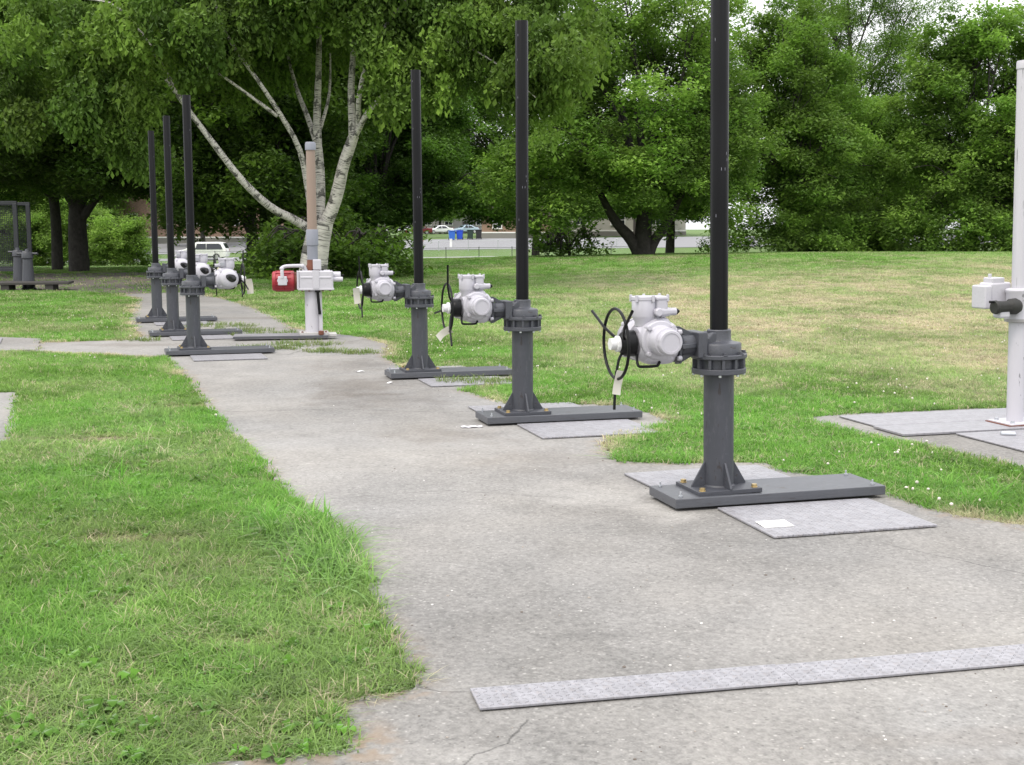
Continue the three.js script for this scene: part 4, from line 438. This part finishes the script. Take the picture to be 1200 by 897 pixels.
car('parked_car', 'white car parked on the far rise past the third stem cover', -12.3, -212, 0.35, paintOf(0.76, 0.77, 0.8), 'car', 'cars parked beyond the street');
car('parked_car', 'dark red car in front of the far white car', -15.6, -208, 0.15, paintOf(0.16, 0.02, 0.03), 'car', 'cars parked beyond the street');
car('parked_car', 'pale blue car right of the far white car', -8.0, -214, 0.5, paintOf(0.35, 0.45, 0.55), 'car', 'cars parked beyond the street');
car('minivan', 'white van half hidden by leaves right of the birch', -18.3, -150, 0.1, paintOf(0.72, 0.73, 0.75), 'van');

// wheeled bins by the garage
function bin(label, x, z, turn, c) { const t = thing('wheeled_bin', label, 'bin', [x, height(x, z) + 0.06, z], turn, 'wheeled bins by the garage'), m = std({ color: lin(...c), roughness: 0.5 }); const g = new RoundedBoxGeometry(0.72, 1.0, 0.8, 2, 0.05), P = g.attributes.position; for (let i = 0; i < P.count; i++) { const k = lerp(0.78, 1, (P.getY(i) + 0.5)); P.setX(i, P.getX(i) * k); P.setZ(i, P.getZ(i) * k); } g.computeVertexNormals(); part('tub', at(g, 0, 0.55, 0), m, t); part('lid', [box(0.78, 0.07, 0.88, 0, 1.08, 0.02, 0.03), rod([-0.33, 1.06, -0.46], [0.33, 1.06, -0.46], 0.025)], m, t); for (const s of [-1, 1]) part('wheel', [alongX(disc(0.14, -0.03, 0.03, 0.01, 20), s * 0.3, 0.14, -0.36)], M.tyre, t); }
bin('left blue wheeled bin standing before the brown garage', -7.0, -145, 0.2, [0.03, 0.13, 0.5]);
bin('right blue wheeled bin beside the dark bins', -6.1, -145.6, -0.1, [0.015, 0.07, 0.5]);
bin('dark green wheeled bin right of the blue bins', -4.9, -146, 0.1, [0.02, 0.04, 0.03]);
bin('black wheeled bin nearest the garage wall', -3.9, -146.2, 0, [0.02, 0.02, 0.022]);

// houses
function courseWall(parent, w, h, d, x, y, z, m) { return part('wall', [box(w, h, d, x, y + h / 2, z, 0.01)], m, parent); }
const brickTex = makeTex(512, 512, (i, j, c) => { const row = Math.floor(j / 16), off = row % 2 ? 16 : 0, bx = Math.floor((i + off) / 32), mort = j % 16 < 2 || (i + off) % 32 < 2, k = 0.75 + 0.5 * hash(bx, row, 6); if (mort) { c[0] = 0.36; c[1] = 0.32; c[2] = 0.28; } else { c[0] = 0.25 * k; c[1] = 0.15 * k; c[2] = 0.11 * k; } });
const brick = std({ map: brickTex, roughness: 0.9 }); brickTex.repeat.set(8, 3);
const trim = std({ color: lin(0.75, 0.75, 0.74), roughness: 0.5 }), roofM = new THREE.MeshPhysicalMaterial({ color: lin(0.05, 0.042, 0.038), roughness: 1, specularIntensity: 0.2, bumpMap: bumpGrain, bumpScale: 0.01 });
function windowOn(parent, x, y, z, w, h, cols = 2, rows = 2) { const f = part('window', [box(w + 0.2, 0.12, 0.12, x, y + h / 2 + 0.03, z, 0.01), box(w + 0.26, 0.12, 0.2, x, y - h / 2 - 0.05, z, 0.01), box(0.1, h, 0.12, x - w / 2 - 0.04, y, z, 0.01), box(0.1, h, 0.12, x + w / 2 + 0.04, y, z, 0.01)], trim, parent); for (let i = 0; i < cols; i++) for (let j = 0; j < rows; j++) part('pane', [box(w / cols - 0.06, h / rows - 0.06, 0.03, x - w / 2 + (i + 0.5) * w / cols, y - h / 2 + (j + 0.5) * h / rows, z - 0.01, 0.003)], M.carGlass, f); part('glazing_bar', [box(0.05, h, 0.06, x, y, z, 0.005), box(w, 0.05, 0.06, x, y, z + 0.003, 0.005)], trim, f); }
function house(name, label, x, z, w, h, d, wallM, wins, o = {}) { const t = thing(name, label, 'building', [x, height(x, z) - 0.3, z], o.turn || 0); courseWall(t, w, h, d, 0, 0, -d / 2, wallM); part('foundation', [box(w + 0.12, 0.9, 0.1, 0, 0.45, 0.01, 0.01)], std({ color: lin(0.2, 0.19, 0.18), roughness: 0.9 }), t); part('string_course', [box(w + 0.1, 0.14, 0.1, 0, 0.98, 0.02, 0.01)], trim, t);
  for (const [a, b, c, e] of wins) windowOn(t, a, b, 0.05, c, e); if (o.flat) part('parapet', [box(w + 0.4, 0.4, d + 0.4, 0, h + 0.2, -d / 2, 0.02)], trim, t); else { const rf = part('roof', at(prism([[-d / 2 - 0.6, 0], [d / 2 + 0.6, 0], [0, d * 0.28]], w + 0.8), 0, h, -d / 2, 0, Math.PI / 2, 0), roofM, t); part('chimney', [box(0.7, 1.6, 0.7, w * 0.3, h + d * 0.25, -d / 2, 0.02)], brick, rf); }
  if (o.door) { const dr = part('door', [box(o.door[1], o.door[2], 0.1, o.door[0], o.door[2] / 2 + 0.3, 0.05, 0.01)], o.door[3] || std({ color: lin(0.08, 0.07, 0.07), roughness: 0.6 }), t); part('handle', [box(0.12, 0.06, 0.08, o.door[0] + o.door[1] * 0.35, 1.3, 0.12, 0.02)], M.hub, dr); } return t; }
house('brick_building', 'long brown brick building with white windows behind the minivan', -38.0, -150, 26, 7.5, 10, brick, [[0.7, 3.1, 1.1, 1.25], [-3.4, 3.1, 1.1, 1.25], [-7.6, 3.1, 1.1, 1.25], [4.6, 3.1, 1.1, 1.25], [8.4, 3.1, 1.1, 1.25], [0.7, 6.0, 1.1, 1.25], [-3.4, 6.0, 1.1, 1.25], [4.6, 6.0, 1.1, 1.25]], { flat: true });
house('garage', 'small brown garage with dark door behind the wheeled bins', 0.6, -152, 8.6, 3.0, 7, std({ color: lin(0.26, 0.17, 0.12), roughness: 0.85, map: paintMottle }), [[-2.4, 2.0, 1.0, 1.0]], { door: [1.4, 3.0, 2.2] });
house('far_house', 'far grey house with dark windows behind the parked cars', -11, -236, 16, 5, 9, std({ color: lin(0.35, 0.33, 0.34), roughness: 0.8, map: paintMottle }), [[-5, 2.6, 1.4, 1.3], [-1, 2.6, 1.4, 1.3], [5, 2.6, 1.4, 1.3]], { door: [2.2, 1.1, 2.2] });
house('far_house', 'pale low house glimpsed under the spreading tree', 14, -165, 18, 4, 9, std({ color: lin(0.45, 0.43, 0.4), roughness: 0.8, map: paintMottle }), [[-5, 2.4, 1.8, 1.2], [0, 2.4, 1.8, 1.2], [5, 2.4, 1.8, 1.2]], { door: [2.6, 1.1, 2.2] });
// small street furniture
{ const x = -10.0, z = -138, y = height(x, z), t = thing('fire_hydrant', 'red fire hydrant at the kerb beside the third stem cover', 'hydrant', [x, y, z]); part('barrel', [turned([[0, 0], [0.2, 0], [0.2, 0.06], [0.13, 0.08], [0.13, 0.55], [0.18, 0.57], [0.18, 0.62], [0.13, 0.72], [0.05, 0.78], [0, 0.8]], 24)], M.red, t); for (const s of [-1, 1]) part('nozzle', [alongX(disc(0.07, 0, 0.12, 0.01, 16), s > 0 ? 0.1 : -0.22, 0.45, 0)], M.red, t); }
{ const x = -6.6, z = -134.4, y = height(x, z), t = thing('marker_post', 'short white marker post in front of the blue bins', 'post', [x, y, z]); part('shaft', [box(0.24, 0.85, 0.2, 0, 0.42, 0, 0.03)], trim, t); part('cap', [box(0.28, 0.08, 0.24, 0, 0.88, 0, 0.02)], trim, t); }
{ const x = -15.2, z = -206, y = height(x, z), t = thing('sign', 'tall yellow sign panel left of the far parked cars', 'sign', [x, y, z]); part('panel', [box(0.9, 1.9, 0.08, 0, 2.3, 0, 0.01)], std({ color: lin(0.65, 0.52, 0.04), roughness: 0.5 }), t); for (const s of [-1, 1]) part('post', [box(0.08, 3.2, 0.08, s * 0.4, 1.6, -0.09, 0.01)], trim, t); }
const farTree = (label, x, z, h, w, seed, c, trunk = 0.28) => tree('far_tree', label, x, z, B({ seed, c0: c[0], c1: c[1], scale: 1.7, subs: 4, sub: 1.4, per: 11, floor: 2.4, fork: [0, 2.2, 0], stems: [{ pts: [[0, -0.3, 0], [0, 2.5, 0], [0.2, h * 0.6, 0]], r: trunk }], lobes: egg(seed, 15, 0, h * 0.6, 0, w / 2, h * 0.42, w / 2.4, w * 0.2), group: 'trees beyond the street' }));
farTree('street tree standing before the brick building', -35.0, -141, 12, 9, 301, G.mid, 0.32);
farTree('far tree left of the brick building', -50, -150, 14, 12, 302, G.bright);
farTree('far tree above the parked cars', -13, -225, 15, 14, 303, G.bright);
farTree('far tree left of the parked cars', -24, -190, 15, 14, 304, G.mid);
farTree('far tree above the brown garage', -2, -172, 12, 12, 305, G.mid);
farTree('far tree behind the pale low house', 14, -185, 15, 15, 306, G.mid);
farTree('far tree behind the dense right-hand trees', 34, -120, 12, 16, 307, G.dark);
farTree('far tree closing the right edge', 50, -110, 11, 16, 308, G.dark);
farTree('far tree at the far left corner', -46, -110, 15, 14, 309, G.mid);
farTree('far tree closing the street between birch and stem cover', -20, -165, 13, 12, 310, G.dark);

farTree('leafy far tree before the pale low house', 9, -156, 9, 10, 311, G.mid);
farTree('leafy far tree right of the pale low house', 19, -157, 9, 10, 312, G.mid);
bush('clipped shrub against the pale low house', 5.2, -154, 5, 2.6, 208, G.mid);

// ---------------------------------------------------------------- grass, clover, weeds, litter
function tuft(seed, n, h, w, spread, lean) { const r = rng(seed), pos = [], ix = []; for (let k = 0; k < n; k++) { const a = r() * 6.283, d = spread * Math.sqrt(r()), bx = d * Math.cos(a), bz = d * Math.sin(a), H = h * (0.55 + 0.7 * r()), W = w * (0.7 + 0.6 * r()), f = r() * 6.283, l = lean * (0.3 + r()), ux = Math.cos(f + 1.57), uz = Math.sin(f + 1.57), b = pos.length / 3;
    for (const [t, ww] of [[0, 1], [0.45, 0.9], [0.8, 0.55], [1, 0]]) { const ox = Math.cos(f) * H * l * t * t, oz = Math.sin(f) * H * l * t * t, y = H * t * (1 - 0.35 * l * t); if (ww) { pos.push(bx + ox + ux * W * ww / 2, y, bz + oz + uz * W * ww / 2, bx + ox - ux * W * ww / 2, y, bz + oz - uz * W * ww / 2); } else pos.push(bx + ox, y, bz + oz); }
    ix.push(b, b + 1, b + 2, b + 1, b + 3, b + 2, b + 2, b + 3, b + 4, b + 3, b + 5, b + 4, b + 4, b + 5, b + 6); }
  const g = new THREE.BufferGeometry(); g.setAttribute('position', new THREE.Float32BufferAttribute(pos, 3)); g.setIndex(ix); g.computeVertexNormals(); return g; }
const bladeMat = new THREE.MeshPhysicalMaterial({ color: 0xffffff, roughness: 1, specularIntensity: 0.3, transmission: 0.45, thickness: 0, side: THREE.DoubleSide });
function scatter(name, label, geos, mat, list) { geos.forEach((g, gi) => { const mine = list.filter((_, i) => i % geos.length === gi); if (!mine.length) return; const im = shade(new THREE.InstancedMesh(g, mat, mine.length)), m = new THREE.Matrix4(), q = new THREE.Quaternion(), e = new THREE.Euler(); mine.forEach(([x, y, z, sxz, sy, a, c, tilt], i) => { e.set(tilt || 0, a, 0, 'YXZ'); q.setFromEuler(e); m.compose(V(x, y, z), q, V(sxz, sy, sxz)); im.setMatrixAt(i, m); if (c) im.setColorAt(i, lin(...c)); }); im.name = numbered(name); tag(im, label, null, null, 'stuff'); scene.add(im); }); }
const edgeAll = (x, z) => Math.min(...paved.map((p) => edgeDist(p, x, z)));
{ const r = rng(2024), near = [], mid = [], far = [], long = [], broad = [], clover = [];
  const tall = (x, z) => 0.9 * (1 - sstep(0.15, 0.55, Math.abs(z + 6.1) / 1.7)) * (1 - sstep(0.05, 0.5, edgeDist(pathPoly, x, z))) * (x < 0 ? 1 : 0) + (z < -7 ? 0.1 : 0) * sstep(0.6, 0.8, fbm(x * 1.1, z * 1.1, 2, 14));
  const put = (x, z, d) => { if (pavedAt(x, z)) { if (edgeAll(x, z) > 0.035 * noise(x * 9, z * 9, 5) || d < 3.3) return; } if (inside(dirtPoly, x, z) && r() > 0.06) return;
    const b = bare(x, z), dr = dry(x, z); if (r() < b * 0.72) return; if (r() < dr * 0.25) return;
    const k = 0.84 + 0.6 * r() + 0.3 * (noise(x * 3.3, z * 3.3, 23) - 0.4); let c = mix3(turf(x, z), [0.3, 0.25, 0.15], 0.6 * b); if (r() < (x < 0 && d < 14 ? 0.06 : 0.1) + 0.25 * dr) c = mix3(c, STRAW, 0.75); else if (r() < 0.25) c = mix3(c, LIME, 0.6); c = [c[0] * k, c[1] * k, c[2] * k]; const hgt = 0.6 + 0.8 * fbm(x * 1.7, z * 1.7, 3, 15) - 0.3 * dr - 0.35 * b;
    const y = height(x, z); (d < 8 ? near : d < 20 ? mid : far).push([x, y - 0.003, z, (0.8 + 0.5 * r()) * (d > 60 ? 2.2 : 1), hgt * (0.8 + 0.4 * r()), r() * 6.283, c]); if (d < 11 && r() < tall(x, z) * 0.4) long.push([x, y, z, 0.9 + 0.4 * r(), 0.75 + 0.6 * r(), r() * 6.283, [c[0] * 0.95, c[1] * 1.05, c[2]]]);
    if (d < 13 && r() < (0.014 * sstep(0.42, 0.6, fbm(x * 0.9, z * 0.9, 2, 19)) + (z > -4.6 ? 0.03 : 0)) * (x < 0 ? 1 : 0.2)) broad.push([x, y + 0.012, z, 0.32 + 0.4 * r(), 0.6 + 0.6 * r(), r() * 6.283, [0.1 * k, 0.22 * k, 0.03 * k], (r() - 0.5) * 0.5]);
    if (x > 0 || z < -13 ? r() < 0.008 * sstep(0.45, 0.62, fbm(x * 0.9, z * 0.9, 2, 16)) * (d < 26 ? 1 : 0): r() < 0.0002) clover.push([x, y + 0.045 + 0.02 * r(), z, 0.8 + 0.5 * r(), 0.8 + 0.5 * r(), r() * 6.283, [0.6, 0.56, 0.5]]); };
  for (let d = 2.9; d < 117; ) { const step = 0.06 * Math.max(1, d / 6), half = 0.5 * d + 0.8, dens = 1300 * Math.min(1, (6.5 / d)) ** 1.55, n = Math.round(2 * half * step * dens); for (let i = 0; i < n; i++) { const x = (r() * 2 - 1) * half, z = -d - r() * step; put(x, z, d); } d += step; }
  scatter('lawn_grass', 'short green lawn grass in the foreground', [tuft(1, 13, 0.058, 0.0042, 0.035, 0.9), tuft(2, 11, 0.07, 0.004, 0.04, 1.3), tuft(3, 14, 0.048, 0.0046, 0.04, 1.0)], bladeMat, near);
  scatter('meadow_grass', 'mown grass beside and behind the valve stands', [tuft(4, 11, 0.062, 0.0065, 0.055, 0.9), tuft(5, 11, 0.07, 0.006, 0.06, 1.2)], bladeMat, mid);
  scatter('field_grass', 'mown grass of the far field', [tuft(6, 11, 0.07, 0.012, 0.12, 0.9), tuft(7, 11, 0.08, 0.011, 0.13, 1.1)], bladeMat, far);
  scatter('long_grass', 'long arching grass along the path edge', [tuft(8, 12, 0.17, 0.0058, 0.04, 1.3), tuft(9, 11, 0.14, 0.0055, 0.05, 1.6)], bladeMat, long);
  const rosette = (seed) => { const q = rng(seed), pos = [], ix = []; for (let k = 0; k < 7; k++) { const a = k * 0.9 + q(), L = 0.05 + 0.05 * q(), W = 0.016 + 0.014 * q(), up = 0.012 + 0.03 * q(), b = pos.length / 3, c = Math.cos(a), s = Math.sin(a); for (const [t, w, h] of [[0.1, 0.15, 0], [0.55, 1, 1], [0.85, 0.8, 0.8], [1, 0, 0.5]]) for (const e of w ? [1, -1] : [0]) pos.push(c * L * t - s * W * w * e, up * h + (w ? 0.004 * Math.abs(e) : 0), s * L * t + c * W * w * e); ix.push(b, b + 2, b + 1, b + 1, b + 2, b + 3, b + 2, b + 4, b + 3, b + 3, b + 4, b + 5, b + 4, b + 6, b + 5); } const g = new THREE.BufferGeometry(); g.setAttribute('position', new THREE.Float32BufferAttribute(pos, 3)); g.setIndex(ix); g.computeVertexNormals(); return g; };
  scatter('broadleaf_weeds', 'low broadleaf weeds in the lawn', [rosette(3), rosette(4)], bladeMat, broad);
  scatter('clover_blossom', 'small white clover blossoms in the grass', [new THREE.IcosahedronGeometry(0.0085, 1)], std({ color: 0xffffff, roughness: 0.9 }), clover);
  // tufts rooted in cracks and joints of the path near the red-motor stand and along plates
  const weeds = []; for (const [wx, wz, rr, n] of [[-3.3, -16.6, 0.25, 60], [-2.5, -16.2, 0.18, 40], [-1.95, -16.0, 0.15, 30], [-2.9, -17.2, 0.3, 50], [-3.6, -19.0, 0.5, 60], [-4.9, -20.6, 0.4, 60], [-4.3, -19.6, 0.3, 40], [-5.4, -17.9, 0.2, 25], [-0.35, -12.9, 0.25, 60]]) for (let i = 0; i < n; i++) { const a = r() * 6.283, d = rr * Math.sqrt(r()), k = 0.8 + 0.4 * r(); weeds.push([wx + d * 1.7 * Math.cos(a), 0.0, wz + d * Math.sin(a), 0.9, 0.7 + r(), r() * 6.283, mix3([0.11 * k, 0.2 * k, 0.03 * k], STRAW, r() * 0.35), (r() - 0.5) * 0.6]); }
  scatter('crack_weeds', 'weedy grass growing from joints of the path', [tuft(10, 9, 0.08, 0.008, 0.07, 1.6)], bladeMat, weeds);
  // grit on the concrete
  const grit = []; for (let i = 0; i < 420; i++) { const d = 3.4 + 11 * r() ** 1.6, x = (r() * 2 - 1) * 0.46 * d, z = -d; if (!inside(pathPoly, x, z)) continue; const k = r(), s = 0.4 + 0.9 * r() * r(); grit.push([x, 0.001, z, s, s * 0.6, r() * 6.283, k < 0.35 ? [0.5, 0.49, 0.47] : k < 0.7 ? [0.12, 0.1, 0.085] : [0.28, 0.25, 0.22]]); }
  scatter('grit', 'loose grit and crumbs on the concrete', [new THREE.DodecahedronGeometry(0.007, 0)], std({ color: 0xffffff, roughness: 0.9 }), grit);
  console.log('tufts', near.length, mid.length, far.length, long.length, broad.length, clover.length, 'leaf clumps', leafCount);
}
// litter and leaves lying about
function litter(label, x, z, w, d, c, turn, y = 0.004) { const g = new THREE.BoxGeometry(w, 0.002, d, 6, 1, 4), P = g.attributes.position; for (let i = 0; i < P.count; i++) P.setY(i, P.getY(i) + 0.012 * Math.abs(Math.sin(P.getX(i) * 40 + 1) * Math.cos(P.getZ(i) * 30))); g.computeVertexNormals(); const o = part('litter', g, std({ color: lin(...c), roughness: 0.7 }), scene); o.position.set(x, y, z); o.rotation.y = turn; tag(o, label, 'litter'); }
litter('flattened white scrap beside the second nearest stand', -0.33, -9.95, 0.17, 0.07, [0.6, 0.58, 0.62], 0.2);
litter('small white scrap on the path left of the farthest right-hand stand', -1.72, -13.9, 0.09, 0.06, [0.6, 0.6, 0.6], 0.5);
litter('white scrap near the slab of the red-motor stand', -3.1, -17.2, 0.2, 0.07, [0.6, 0.6, 0.6], 0.1);
litter('tiny white scrap on the path before the farthest right-hand stand', -1.28, -12.85, 0.05, 0.04, [0.65, 0.65, 0.65], 0.8);

scene.traverse((o) => { if (o.isMesh) { o.castShadow = true; o.receiveShadow = true; } });
renderer.render(scene, camera);
